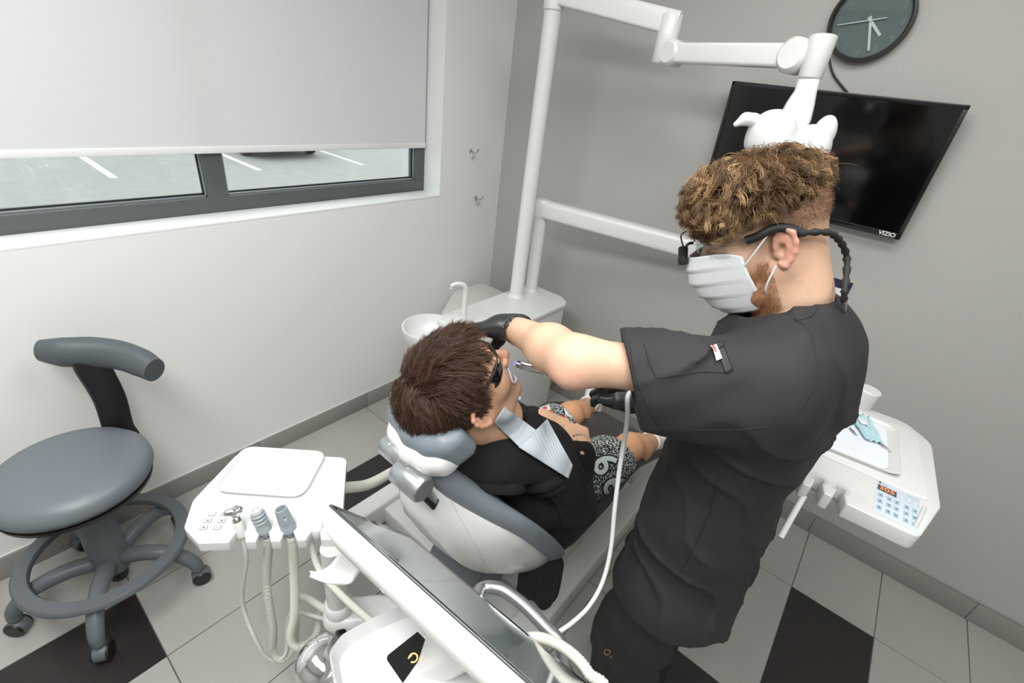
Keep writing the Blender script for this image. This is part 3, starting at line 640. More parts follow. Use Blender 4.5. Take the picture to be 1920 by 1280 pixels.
# ================================================================ people: shared helpers
from mathutils.bvhtree import BVHTree
def bvh(objs):
    v, f_ = [], []
    for o in objs:
        n0 = len(v); v += [tuple(x.co) for x in o.data.vertices]; f_ += [tuple(i + n0 for i in p.vertices) for p in o.data.polygons]
    return BVHTree.FromPolygons(v, f_)
def hit(tree, px, py, off=0.0015):
    d = unit(ray(px, py)); h = tree.ray_cast(Vector(CAM), Vector(d))
    if h[0] is None: return None
    n = np.array(h[1]); n = n if n @ d < 0 else -n
    return np.array(h[0]) + n * off, n
def seam(name, m, tree, pts, r, parent, n=8, off=0.0):
    P = [np.array((*p, 0.0)) for p in pts]; P = catmull(P, n) if len(P) > 2 else [P[0] + (P[1] - P[0]) * k / 12 for k in range(13)]
    q = [hit(tree, p[0], p[1], off) for p in P]; q = [x[0] for x in q if x is not None]
    if len(q) < 3: return None
    q = [q[0]] + [b for a, b in zip(q[:-1], q[1:]) if np.linalg.norm(b - a) < 0.06]
    if len(q) > 2: return tube(name, m, q, r, parent, seg=6, smooth=False)
def patch(name, m, tree, quad, parent, nu=10, nv=10, off=0.002):
    a, b, c, d = [np.array(p, float) for p in quad]; vs = []
    for i in range(nu + 1):
        for j in range(nv + 1):
            u, v = i / nu, j / nv; p = (a * (1 - u) + b * u) * (1 - v) + (d * (1 - u) + c * u) * v; h = hit(tree, p[0], p[1], off)
            vs.append(h[0] if h is not None else None)
    fs = [(i * (nv + 1) + j, i * (nv + 1) + j + 1, (i + 1) * (nv + 1) + j + 1, (i + 1) * (nv + 1) + j) for i in range(nu) for j in range(nv)]
    fs = [f_ for f_ in fs if all(vs[i] is not None for i in f_) and max(np.linalg.norm(vs[f_[0]] - vs[i]) for i in f_) < 0.03]
    us = sorted({i for f_ in fs for i in f_}); mp_ = {i: k for k, i in enumerate(us)}; vs = [vs[i] for i in us]; fs = [tuple(mp_[i] for i in f_) for f_ in fs]
    if not fs: return None
    o = mk(name, vs, fs, m, parent, sharp=0); md = o.modifiers.new('solid', 'SOLIDIFY'); md.thickness = 0.0008; return o
def print_text(name, m, tree, s, org, ux, uy, parent, off=0.0012, cuts=3, bold=0.0):
    # lettering printed on cloth: glyph outline dropped onto the cloth surface
    c = bpy.data.curves.new(name, 'FONT'); c.body = s; c.size = 1.0; c.align_x = 'LEFT'; c.offset = bold
    t_ = bpy.data.objects.new('tmp', c); COL.objects.link(t_); dg = bpy.context.evaluated_depsgraph_get(); me = bpy.data.meshes.new_from_object(t_.evaluated_get(dg))
    bpy.data.objects.remove(t_); bpy.data.curves.remove(c)
    bm = bmesh.new(); bm.from_mesh(me); bmesh.ops.triangulate(bm, faces=bm.faces)
    for _ in range(cuts): bmesh.ops.subdivide_edges(bm, edges=[e for e in bm.edges if e.calc_length() > 0.06], cuts=1, use_grid_fill=True); bmesh.ops.triangulate(bm, faces=bm.faces)
    org = np.array(org, float); ux = np.array(ux, float); uy = np.array(uy, float); bad = []
    for v in bm.verts:
        p = org + ux * v.co.x + uy * v.co.y; h = hit(tree, p[0], p[1], off)
        if h is None: bad.append(v)
        else: v.co = Vector(h[0])
    if bad: bmesh.ops.delete(bm, geom=bad, context='VERTS')
    bm.to_mesh(me); bm.free(); me.materials.clear(); me.materials.append(MT[m]); me.name = name
    o = bpy.data.objects.new(name, me); COL.objects.link(o); return setp(o, parent)
def multi(name, m, sdfs, parent=None, colour=None, relax=1):
    os_ = [s.build('t%d' % i, m, None, relax=relax) for i, s in enumerate(sdfs)]; V, Fc, n0 = [], [], 0
    for o in os_:
        n = len(o.data.vertices); co = np.empty(n * 3, np.float32); o.data.vertices.foreach_get('co', co); V.append(co.reshape(-1, 3))
        ix = np.empty(len(o.data.loops), np.int32); o.data.loops.foreach_get('vertex_index', ix); Fc.append(ix.reshape(-1, 4) + n0); n0 += n
        d = o.data; bpy.data.objects.remove(o); bpy.data.meshes.remove(d)
    return rawmesh(name, m, np.concatenate(V), np.concatenate(Fc), parent, colour)
def rawmesh(name, m, v, f_, parent=None, colour=None):
    me = bpy.data.meshes.new(name); me.vertices.add(len(v)); me.vertices.foreach_set('co', np.asarray(v, np.float32).ravel())
    me.loops.add(f_.size); me.loops.foreach_set('vertex_index', f_.astype(np.int32).ravel()); me.polygons.add(len(f_)); me.polygons.foreach_set('loop_start', np.arange(0, f_.size, f_.shape[1], dtype=np.int32))
    me.update(calc_edges=True); me.polygons.foreach_set('use_smooth', [True] * len(f_)); me.materials.append(MT[m])
    if colour is not None:
        ca = me.attributes.new('pigment', 'FLOAT_COLOR', 'POINT'); cc = np.ones((len(v), 4), np.float32); cc[:, :3] = colour(np.asarray(v)) if callable(colour) else colour; ca.data.foreach_set('color', cc.ravel())
    me.validate(); me.update(); o = bpy.data.objects.new(name, me); COL.objects.link(o); return setp(o, parent)
def pigmat(key, rough, sss=0.0, bump=0.15, bscale=900, aniso=False):  # base colour from the mesh's pigment attribute
    defmat(key, (200, 200, 200), rough, bump=bump, bscale=bscale, sss=sss); m = MT[key]; n = m.node_tree.nodes; L = m.node_tree.links; b = n['Principled BSDF']
    at = n.new('ShaderNodeAttribute'); at.attribute_name = 'pigment'; nz = n.new('ShaderNodeTexNoise'); nz.inputs['Scale'].default_value = 90; nz.inputs['Detail'].default_value = 5
    mr = n.new('ShaderNodeMapRange'); mr.inputs[3].default_value = 0.9; mr.inputs[4].default_value = 1.08; L.new(nz.outputs['Fac'], mr.inputs[0])
    vm = n.new('ShaderNodeVectorMath'); vm.operation = 'SCALE'; L.new(at.outputs['Color'], vm.inputs[0]); L.new(mr.outputs[0], vm.inputs['Scale']); L.new(vm.outputs[0], b.inputs['Base Color'])
pigmat('skin', 0.5, sss=0.12); pigmat('hair', 0.45, bump=0)
pigmat('hair_base', 1.0, bump=0); MT['hair_base'].node_tree.nodes['Principled BSDF'].inputs['Specular IOR Level'].default_value = 0.0
MT['hair'].node_tree.nodes['Principled BSDF'].inputs['Specular IOR Level'].default_value = 0.35
defmat('scrub', (32, 31, 33), 0.75, var=0.08, scale=8, bump=0.25, bscale=1500)
defmat('scrub_seam', (24, 23, 24), 0.8)
defmat('scrub_strap', (30, 32, 34), 0.6)
defmat('hoodie', (24, 24, 26), 0.95, var=0.1, bump=0.5, bscale=1100)
defmat('glove', (38, 41, 44), 0.38, var=0.06, bump=0.25, bscale=160)
defmat('mask_white', (214, 219, 221), 0.75, var=0.02, bump=0.12, bscale=500)
defmat('bib', (186, 195, 203), 0.8, var=0.02)
defmat('sock', (226, 226, 228), 0.9, bump=0.3, bscale=900)
defmat('shoe', (232, 232, 230), 0.6, bump=0.1)
defmat('lens_black', (16, 15, 17), 0.1, coat=0.6)
defmat('label_red', (226, 92, 84), 0.6); defmat('label_white', (228, 230, 234), 0.6)
defmat('gold', (176, 140, 96), 0.4, metal=0.4)
defmat('print_mint', (206, 220, 216), 0.8); defmat('print_black', (14, 16, 18), 0.85); defmat('print_teal', (116, 168, 156), 0.8)
def headshape(S, F, ears=True, nose=1.0):
    E = lambda c, r, k=0.015, op='u': S.ell(F, c, r, k, op); Cn = lambda a, b, ra, rb, k=0.012, op='u': S.cone(F(*a), F(*b), ra, rb, k, op)
    E((0, -0.016, 0.036), (0.074, 0.098, 0.084), 0); E((0, 0.028, -0.012), (0.064, 0.064, 0.092), 0.03)
    for s in (-1, 1):
        Cn((s * 0.056, -0.012, -0.055), (s * 0.046, 0.022, -0.092), 0.016, 0.017, 0.025); Cn((s * 0.046, 0.022, -0.092), (s * 0.014, 0.076, -0.11), 0.017, 0.016, 0.022)
        E((s * 0.037, 0.054, -0.03), (0.021, 0.024, 0.026), 0.03)
        E((s * 0.032, 0.102, 0.006), (0.019, 0.018, 0.013), 0.012, 's'); E((s * 0.031, 0.076, 0.006), (0.0125, 0.0125, 0.0115), 0.002)
        E((s * 0.031, 0.079, 0.0125), (0.0155, 0.0115, 0.0055), 0.004)
    Cn((-0.042, 0.073, 0.027), (0.042, 0.073, 0.027), 0.011, 0.011, 0.016); E((0, 0.080, -0.11), (0.02, 0.016, 0.016), 0.014); E((0, 0.066, -0.072), (0.036, 0.026, 0.032), 0.015)
    Cn((0, 0.086, 0.012), (0, 0.106 + 0.004 * nose, -0.026), 0.0075, 0.0105, 0.008); E((0, 0.108 + 0.004 * nose, -0.03), (0.0115, 0.0115, 0.0105), 0.006)
    for s in (-1, 1): E((s * 0.0125, 0.098, -0.036), (0.0075, 0.011, 0.0085), 0.006)
    Cn((-0.02, 0.087, -0.064), (0.02, 0.087, -0.064), 0.005, 0.005, 0.006); Cn((-0.018, 0.086, -0.077), (0.018, 0.086, -0.077), 0.0058, 0.0058, 0.006)
    Cn((-0.022, 0.096, -0.0705), (0.022, 0.096, -0.0705), 0.0022, 0.0022, 0.003, 's')
    if ears:
        for s in (-1, 1):
            ef = Fr(F(s * 0.0715, -0.010, -0.016), F.d(s * 0.45, -1, 0), ez=F.d(s * 0.12, -0.16, 1))  # x back/outward, z up the ear
            ot = F.d(s, 0, 0)
            pth = [(0.0, -0.012), (0.003, 0.004), (0.006, 0.018), (0.014, 0.029), (0.025, 0.031), (0.033, 0.022), (0.034, 0.006), (0.029, -0.010), (0.020, -0.022), (0.010, -0.030), (0.003, -0.026)]
            S.ell(Fr(ef(0.016, 0, 0.0), ef.x, ez=ef.z), (0, 0, 0), (0.018, 0.0055, 0.028), 0.006)
            S.ell(Fr(ef(0.010, 0, -0.003) + ot * 0.006, ef.x, ez=ef.z), (0, 0, 0), (0.008, 0.008, 0.011), 0.004, 's')
            S.chain([ef(u, 0, w) + ot * (0.004 if i > 2 else 0.001) for i, (u, w) in enumerate(pth)], [0.004, 0.004, 0.004, 0.0042, 0.0044, 0.0044, 0.0042, 0.004, 0.0045, 0.006, 0.004], k=0.004)
            S.chain([ef(0.024, 0, 0.016) + ot * 0.003, ef(0.023, 0, 0.0) + ot * 0.003, ef(0.015, 0, -0.014) + ot * 0.003], [0.003, 0.0032, 0.003], k=0.004)
def handshape(S, W, f, n, ts, curl=(0.5, 0.5, 0.5, 0.5), tdir=None, g=0.0, sc=1.0, spread=0.0, tcurl=0.3):
    f = unit(f); n = unit(np.asarray(n, float) - f * (np.asarray(n, float) @ f)); t = np.cross(f, n) * ts; W = np.asarray(W, float)
    off = [0.031, 0.0105, -0.0105, -0.029]; ln = [0.092, 0.096, 0.092, 0.083]; fl = [(0.04, 0.024, 0.02), (0.044, 0.028, 0.021), (0.041, 0.026, 0.02), (0.033, 0.019, 0.018)]
    rr_ = [0.0092, 0.0095, 0.009, 0.008]; tips = []
    for o_, l_, (a, b, c), r, cu in zip(off, ln, fl, rr_, curl):
        K = W + (f * l_ + t * o_) * sc - n * 0.002
        S.cone(W + t * o_ * 0.62 * sc + f * 0.012, K, (0.0165 + g) * sc, (0.0125 + g) * sc, k=0.016)
        ang = 0.0; p = K; rad = [r * 1.05, r, r * 0.93, r * 0.8]
        for seg_, da, i in ((a, 0.55, 0), (b, 1.0, 1), (c, 0.7, 2)):
            ang += cu * da; d = f * math.cos(ang) - n * math.sin(ang) + t * spread * o_ * 10; q = p + unit(d) * seg_ * sc
            S.cone(p, q, (rad[i] + g) * sc, (rad[i + 1] + g) * sc, k=0.004); p = q
        tips.append(p)
    S.cone(W - f * 0.03, W + f * 0.02, (0.026 + g) * sc, (0.026 + g) * sc, k=0.02)
    t0 = W + (f * 0.022 + t * 0.022 - n * 0.006) * sc; td = unit(tdir) if tdir is not None else unit(f * 0.75 + t * 0.6 - n * 0.35)
    t1 = t0 + unit(td + t * 0.3) * 0.042 * sc; t2 = t1 + td * 0.032 * sc; t3 = t2 + unit(td - n * tcurl) * 0.026 * sc
    S.chain([t0, t1, t2, t3], [(0.0165 + g) * sc, (0.0125 + g) * sc, (0.0105 + g) * sc, (0.0085 + g) * sc], k=0.008); tips.append(t3)
    return tips
def strands(name, paths, r0, r1, cols, parent, sides=3):
    # paths (N,S,3): tapered strands joined in one hair mesh
    N, S_, _ = paths.shape; T = np.gradient(paths, axis=1); T /= np.linalg.norm(T, axis=2, keepdims=True) + 1e-9
    h = np.array([0.31, 0.52, 0.79]); u = np.cross(T, h); u /= np.linalg.norm(u, axis=2, keepdims=True) + 1e-9; w = np.cross(T, u)
    s = np.linspace(0, 1, S_); r = (r0 + (r1 - r0) * s ** 1.5)[None, :, None] * np.minimum(1, 0.5 + s * 4)[None, :, None]
    rings = np.stack([paths + (u * math.cos(2 * math.pi * k / sides) + w * math.sin(2 * math.pi * k / sides)) * r for k in range(sides)], 2)
    v = rings.reshape(-1, 3); b = (np.arange(N)[:, None, None] * S_ + np.arange(S_ - 1)[None, :, None]) * sides; k = np.arange(sides)[None, None, :]; k2 = (k + 1) % sides
    f_ = np.stack([b + k, b + k2, b + sides + k2, b + sides + k], -1).reshape(-1, 4)
    return rawmesh(name, 'hair', v, f_, parent, np.repeat(cols, S_ * sides, axis=0))
def scalp(rng, n, keep):
    # random points on the cranium ellipsoid in the head frame
    c = np.array([0, -0.016, 0.036]); r = np.array([0.074, 0.098, 0.084]); out = []
    p = rng.normal(size=(n * 4, 3)); p /= np.linalg.norm(p, axis=1, keepdims=True); q = c + p * r; nn = p / r; nn /= np.linalg.norm(nn, axis=1, keepdims=True)
    m = keep(q); return q[m][:n], nn[m][:n]
def h2w(F, q): return F.o + q[..., 0:1] * F.x + q[..., 1:2] * F.y + q[..., 2:3] * F.z
def h2wd(F, q): return q[..., 0:1] * F.x + q[..., 1:2] * F.y + q[..., 2:3] * F.z
def w2h(F, v): d = v - F.o; return np.stack([d @ F.x, d @ F.y, d @ F.z], 1)
def blend(base, col, w): return base + (np.array(lin(col)) - base) * w[:, None]
def sm(x, a, b): t_ = np.clip((x - a) / (b - a), 0, 1); return t_ * t_ * (3 - 2 * t_)
# ================================================================ dentist's stool by the white wall
sc = V3(0.297, -2.205, 0)
t = thing('dentist_stool', sc, 'grey swivel stool with curved arm backrest and foot ring, standing by the white wall', 'stool')
SF = Fr(sc, (1, 0, 0), ez=(0, 0, 1))
lathe('seat', 'stool_pad', [(0.001, 0.50), (0.170, 0.50), (0.192, 0.51), (0.200, 0.530), (0.196, 0.552), (0.180, 0.570), (0.14, 0.579), (0.06, 0.582), (0.001, 0.582)], SF, t, seg=64)
lathe('seat_plate', 'black_plastic', [(0.001, 0.468), (0.15, 0.471), (0.188, 0.486), (0.191, 0.500), (0.001, 0.502)], SF, t, seg=64)
lathe('column', 'stool_plastic', [(0.045, 0.10), (0.052, 0.12), (0.052, 0.20), (0.044, 0.40), (0.044, 0.465)], SF, t, seg=36)
lathe('gas_cylinder', 'black_plastic', [(0.026, 0.045), (0.030, 0.06), (0.03, 0.12)], SF, t)
RR, rz = 0.235, 0.195
lathe('foot_ring', 'stool_plastic', [(RR - 0.044, rz - 0.008), (RR - 0.045, rz), (RR - 0.040, rz + 0.010), (RR - 0.006, rz + 0.010), (RR, rz + 0.004), (RR, rz - 0.010), (RR - 0.005, rz - 0.014), (RR - 0.04, rz - 0.014), (RR - 0.044, rz - 0.008)], SF, t, seg=72, caps=False)
for k in range(5):
    a = math.radians(-97 + 72 * k); d = V3(math.cos(a), math.sin(a), 0); n_ = V3(-d[1], d[0], 0)
    L = tube('leg', 'stool_plastic', [sc + d * 0.03 + V3(0, 0, 0.15), sc + d * 0.12 + V3(0, 0, 0.165), sc + d * 0.2 + V3(0, 0, 0.15), sc + d * 0.248 + V3(0, 0, 0.105), sc + d * 0.260 + V3(0, 0, 0.068)], [0.027, 0.0255, 0.023, 0.022, 0.019], t, seg=16)
    tube('ring_strut', 'stool_plastic', [sc + d * 0.208 + V3(0, 0, 0.155), sc + d * 0.214 + V3(0, 0, rz - 0.008)], 0.013, L, seg=10, smooth=False)
    cw = sc + d * 0.262 + V3(0, 0, 0.029); ca = a + 0.9 + 0.6 * k; ax = V3(math.cos(ca), math.sin(ca), 0)
    C_ = cyl('caster', 'stool_plastic', cw - ax * 0.022, cw + ax * 0.022, 0.029, parent=t, bev=0.006)
    for s_ in (-1, 1): cyl('caster_tyre', 'black_plastic', cw + ax * s_ * 0.011, cw + ax * s_ * 0.0235, 0.0285, parent=C_, bev=0.004)
bpts = [atz(78, 657, 0.858), atz(118, 660, 0.855), atz(175, 660, 0.847), atz(225, 666, 0.837), atz(265, 680, 0.825), atz(290, 694, 0.815)]
tube('backrest', 'stool_back', bpts, [0.028, 0.038, 0.040, 0.039, 0.038, 0.032], t, seg=24, n=8, flat=1.25)
pb = V3(0.165, -2.06, 0.50); pm = atz(190, 740, 0.68); ptp = atz(165, 690, 0.80)
tube('backrest_post', 'black_plastic', [sc + V3(-0.06, 0.06, 0.478), V3(0.17, -2.05, 0.48), atz(222, 800, 0.545), atz(205, 745, 0.67), atz(175, 690, 0.80), atz(170, 675, 0.83)], [0.038, 0.040, 0.042, 0.043, 0.045, 0.045], t, seg=14, flat=0.28, hint=(0.6, -0.6, 0.5))
# ================================================================ assistant's element (small tray table with suction hoses)
AZ = 0.72
au = [atz(*q, AZ) for q in ((372, 1019), (605, 1012), (345, 995), (362, 940), (455, 845), (650, 858))]
ex = unit((au[1] - au[0]) * (1, 1, 0)); AF = Fr(au[0], ex, ez=(0, 0, 1))
aloc = lambda px, py, z=AZ: (lambda q: (float((q - AF.o) @ AF.x), float((q - AF.o) @ AF.y)))(atz(px, py, z))
t = thing('assistant_table', AF(0.15, 0.1, -0.3), 'white assistant element with empty tray, six-key pad and suction hoses', 'dental assistant table')
def anotch(u0, u1, uc, v, r):
    pts = [(u0, 0.0)]
    for k in range(13):
        a = math.radians(215 - 250 * k / 12); pts.append((uc + r * math.cos(a), v + r * math.sin(a)))
    return pts + [(u1, 0.0)]
hp = [aloc(452, 993), aloc(497, 992), aloc(543, 990), aloc(594, 990)]
wf = aloc(605, 1012)[0]
poly = [(0.0, 0.0)]
edges = [(aloc(428, 1018)[0], aloc(460, 1018)[0]), (aloc(478, 1018)[0], aloc(507, 1018)[0]), (aloc(524, 1018)[0], aloc(556, 1018)[0]), (aloc(571, 1018)[0], aloc(600, 1018)[0])]
for (u0, u1), h_ in zip(edges, hp): poly += anotch(u0, u1, h_[0], max(h_[1], 0.022), 0.0115)
poly += fillet([(edges[-1][1] + 0.045, 0.0), aloc(650, 858), aloc(450, 846), aloc(362, 938), aloc(345, 990), (0.0, 0.0)], [0.01, 0.025, 0.03, 0.05, 0.02, 0.01])[:-1]
prism('table_body', 'white', poly, -0.026, 0.0, AF, t, bev=0.005, seg=3)
P0 = [aloc(*q) for q in ((412, 905), (480, 852), (640, 868), (596, 945))]
prism('tray_recess_mat', 'white_matte', fillet(P0, 0.02), 0.0, 0.0012, AF, t, bev=0.0005)
B0 = [(378, 986), (404, 986), (386, 973), (412, 973), (394, 960), (417, 960)]
for k, (bx, by) in enumerate(B0[::-1]):
    u, v = aloc(bx + 4, by + 3); kb = prism('key', 'print_grey', fillet([(u - 0.008, v - 0.0065), (u + 0.008, v - 0.0065), (u + 0.008, v + 0.0065), (u - 0.008, v + 0.0065)], 0.003, 3), 0.0, 0.0007, AF, t, bev=0)
    prism('key_face', 'white', fillet([(u - 0.0069, v - 0.0054), (u + 0.0069, v - 0.0054), (u + 0.0069, v + 0.0054), (u - 0.0069, v + 0.0054)], 0.003, 3), 0.0004, 0.0009, AF, kb, bev=0)
    s_ = {0: '0', 1: 'S', 4: 'Fn'}.get(k)
    if s_: text('key_mark', 'print_grey', s_, 0.007, AF.at(u, v, 0.001), kb, depth=0.0001)
    else: prism('key_mark', 'print_grey', [(u - 0.003, v - 0.002), (u + 0.003, v - 0.002), (u + 0.001, v + 0.003), (u - 0.002, v + 0.002)], 0.0009, 0.0011, AF, kb, bev=0)
pst = atz(628, 1062, 0.6)
lathe('table_post', 'white_grey', [(0.028, 0.0), (0.028, 0.285)], Fr(V3(1.165, -1.86, 0.41), (1, 0, 0), ez=(0, 0, 1)), t)
ps = V3(1.165, -1.86, 0.0)
lathe('post_collar', 'white', [(0.03, 0.0), (0.036, 0.004), (0.036, 0.03), (0.03, 0.036)], Fr(ps + V3(0, 0, 0.44), (1, 0, 0), ez=(0, 0, 1)), t)
sdf = SDF(ps + V3(-0.08, -0.1, 0.32), ps + V3(0.3, 0.3, 0.50), 0.006)
sdf.chain([ps + V3(0, 0, 0.412), ps + V3(0.06, 0.065, 0.41), ps + V3(0.14, 0.17, 0.40)], [0.044, 0.042, 0.04], k=0.015).cut(ps + V3(0, 0, 0.44), V3(0, 0, 1)).build('swing_arm', 'white', t)
tube('swing_arm_link', 'white', [ps + V3(0.12, 0.15, 0.385), V3(1.30, -1.5, 0.33), V3(1.25, -1.3, 0.32)], 0.035, t)
h4 = AF(hp[3][0], hp[3][1], -0.002); cyl('empty_holder', 'white_grey', h4 + V3(0, 0, -0.03), h4 + V3(0, 0, 0.004), 0.014, parent=t)
# instruments resting in the holders, each with its hose
top = lambda k, dz: AF(hp[k][0], hp[k][1], dz)
lean = AF.d(-0.012, 0.012)
t2 = thing('polishing_handpiece', top(0, -0.03), 'small chrome-headed handpiece in the first holder of the assistant element', 'handpiece')
cyl('handpiece_body', 'white_grey', top(0, -0.02), top(0, 0.022) + lean * 0.6, 0.0125, 0.0115, t2); cyl('handpiece_collar', 'steel', top(0, 0.020) + lean * 0.6, top(0, 0.032) + lean * 0.9, 0.010, 0.0085, t2)
sdf = SDF(top(0, 0.045) - 0.05, top(0, 0.045) + 0.05, 0.0025)
sdf.chain([top(0, 0.03) + lean, top(0, 0.042) + lean * 1.3], [0.009, 0.010], k=0.004).cone(top(0, 0.045) + lean * 1.3 + AF.d(-0.012, -0.004), top(0, 0.045) + lean * 1.3 + AF.d(0.010, 0.005), 0.0095, 0.0105, k=0.006).build('handpiece_head', 'chrome', t2)
for s_ in (-0.004, 0.006): cyl('head_button', 'steel', top(0, 0.052) + lean * 1.3 + AF.d(0.006, s_), top(0, 0.058) + lean * 1.35 + AF.d(0.006, s_), 0.0035, parent=t2)
hz = lambda px, py, z: atz(px, py, z)
tube('hose', 'hose_grey', [top(0, -0.02), top(0, -0.1) + AF.d(0.0, -0.01), hz(455, 1130, 0.42), hz(480, 1200, 0.30), hz(505, 1235, 0.22), hz(535, 1225, 0.22), hz(545, 1150, 0.30), ps + V3(-0.05, -0.02, 0.36)], 0.0055, t2, seg=10, n=10)
for k, (nm, lb, wpts, hr) in enumerate((('saliva_ejector', 'grey saliva ejector with white rim in the second holder of the assistant element', [(500, 1100, 0.50), (512, 1180, 0.34), (512, 1222, 0.24), (530, 1236, 0.2), (552, 1205, 0.22), (560, 1120, 0.36)], 0.0105), ('suction_tube', 'grey high-volume suction handle with slider in the third holder of the assistant element', [(552, 1080, 0.52), (552, 1150, 0.38), (545, 1195, 0.28), (560, 1214, 0.24), (592, 1190, 0.24), (604, 1140, 0.3)], 0.0115))):
    i = k + 1; R_ = 0.0175 if k else 0.0165; ln = AF.d(-0.016, 0.010)
    t2 = thing(nm, top(i, -0.04), lb, 'suction handle', 'suction handles on the assistant element')
    lathe('handle', 'suction_grey', [(0.010, 0.0), (R_, 0.006), (R_, 0.02), (R_ - 0.002, 0.024), (R_ - 0.0005, 0.03), (R_ - 0.003, 0.062), (R_ - 0.0035, 0.072), (R_ - 0.007, 0.072), (R_ - 0.0075, 0.055), (0.001, 0.055)], frdir(top(i, -0.012), V3(0, 0, 0.06) + ln * 0.9), t2, seg=28)
    fr2 = frdir(top(i, -0.012), V3(0, 0, 0.06) + ln * 0.9)
    if k == 0:
        lathe('tip_rim', 'white', [(R_ - 0.0025, 0.064), (R_ - 0.002, 0.073), (R_ - 0.0075, 0.073), (R_ - 0.008, 0.064)], fr2, t2)
        for g_ in range(3): lathe('grip_groove', 'suction_grey', [(R_ - 0.0005, 0.034 + g_ * 0.01), (R_ + 0.0005, 0.037 + g_ * 0.01), (R_ - 0.0018, 0.040 + g_ * 0.01)], fr2, t2)
    else:
        sdf = SDF(fr2(0, 0, 0.03) - 0.05, fr2(0, 0, 0.03) + 0.05, 0.0025); dq = unit(CAM - fr2(0, 0, 0.03)); dq = unit(dq - fr2.z * (dq @ fr2.z))
        sdf.cone(fr2(0, 0, 0.036) + dq * (R_ - 0.004), fr2(0, 0, 0.046) + dq * (R_ - 0.004), 0.0055, 0.0055, k=0).build('slider', 'suction_grey', t2)
        cyl('air_hole', 'black_plastic', fr2(0, 0, 0.055) + dq * (R_ - 0.006), fr2(0, 0, 0.055) + dq * (R_ - 0.0022), 0.0022, parent=t2)
    cyl('swivel', 'suction_grey', top(i, -0.03), top(i, -0.008), 0.0085, 0.012, t2)
    tube('hose', 'hose_cream', [top(i, -0.028), top(i, -0.06)] + [hz(*q) for q in wpts] + [ps + V3(-0.03, 0.0, 0.375)], hr, t2, seg=14, n=12, ribs=0.0054)
t2 = thing('scanner_hose', atz(590, 1020, 0.6), 'cream ribbed hose running from the assistant element to the scanner cart', 'hose')
tube('hose_body', 'hose_cream', [AF(hp[3][0] - 0.02, hp[3][1], -0.05), hz(600, 1070, 0.62), hz(640, 1115, 0.62), hz(690, 1160, 0.66), hz(740, 1195, 0.7)], 0.0085, t2, seg=12, ribs=0.005)
o = dish('empty_tray', 'white', fillet([aloc(*q, 0.728) for q in ((398, 922), (458, 838), (614, 848), (568, 934))], 0.035), 0.0015, 0.011, AF); tag(o, 'empty shallow white tray with rounded corners on the assistant element', 'tray')
tube('floor_hose', 'hose_cream', [atz(640, 915, 0.62), atz(690, 908, 0.55), atz(735, 885, 0.52), atz(790, 855, 0.5), V3(0.95, -1.1, 0.42)], 0.017, seg=16); tag(COL.objects['floor_hose'], 'thick plain cream supply hose behind the assistant element', 'hose')
# ================================================================ scanner cart with its monitor
MZ = 1.165
mA, mE = atz(610, 944, MZ), atz(985, 1280, MZ); me_ = unit(mE - mA)
d_ = ray(764, 1004); tt = ((mA - CAM) @ me_) / (d_ @ me_); mB = CAM + d_ * tt
mdn = unit(mB - mA); mH = np.linalg.norm(mB - mA); MF = Fr(mA, me_, ez=np.cross(me_, -mdn)); MF.y = -mdn; MF.z = unit(np.cross(MF.x, MF.y))
if MF.z @ V3(0, 1, 0) < 0: MF.z = -MF.z
mW = 0.47
t = thing('scanner_cart', (mA[0] + 0.22, mA[1] - 0.06, 0), 'white intraoral scanner cart with tilted monitor and control panel', 'scanner cart')
defmat('monitor_glass', (120, 130, 131), 0.05, var=0.02, spec=0.9, coat=0.6)
defmat('monitor_border', (64, 68, 70), 0.12, var=0.02, coat=0.5)
rr = lambda x0, y0, x1, y1, r: fillet([(x0, y0), (x1, y0), (x1, y1), (x0, y1)], r, 4)
cs = []
for k, z in ((0.0, 0.0), (0.0, -0.012), (0.012, -0.026), (0.045, -0.036)):
    cs.append([MF(p[0], p[1], z) for p in rr(k, -mH + k, mW - k, -k * 0.35, 0.012)])
loft('monitor_housing', 'white', cs, t)
prism('monitor_screen', 'monitor_border', rr(0.0015, -mH + 0.0015, mW - 0.0015, -0.0015, 0.011), 0.0, 0.003, MF, t, bev=0.0008)
prism('display_area', 'monitor_glass', rr(0.02, -mH + 0.024, mW - 0.02, -0.012, 0.002), 0.003, 0.0034, MF, t, bev=0)
cyl('webcam', 'black_plastic', MF(0.012, -0.008, 0.003), MF(0.012, -0.008, 0.0045), 0.004, parent=t)
# cradle on the back of the monitor
cq = [atz(*q, 1.02) for q in ((583, 1078), (640, 1037), (682, 1055), (640, 1090))]
cfr = Fr(cq[0], unit((cq[2] - cq[0]) * (1, 1, 0)), ez=(0, 0, 1)); cl_ = lambda q: (float((q - cfr.o) @ cfr.x), float((q - cfr.o) @ cfr.y))
c1, c2, c3, c4 = atz(583, 1077, 1.02), atz(640, 1036, 1.06), atz(684, 1056, 1.06), atz(640, 1092, 1.02)
vs = []; 
for i in range(13):
    for j in range(9):
        u, v = i / 12, j / 8; p = (c1 * (1 - u) + c2 * u) * (1 - v) + (c4 * (1 - u) + c3 * u) * v; vs.append(p + V3(0, 0, -0.022 * math.sin(math.pi * u) + 0.010 * (2 * v - 1) ** 2))
cr9 = mk('scanner_cradle', vs, [(i * 9 + j, i * 9 + j + 1, (i + 1) * 9 + j + 1, (i + 1) * 9 + j) for i in range(12) for j in range(8)], 'white', t, sharp=0); md = cr9.modifiers.new('solid', 'SOLIDIFY'); md.thickness = 0.006
tube('cradle_lip', 'white', [c1, c1 + (c4 - c1) * 0.5 + V3(0, 0, -0.004), c4], 0.0045, cr9, seg=8)
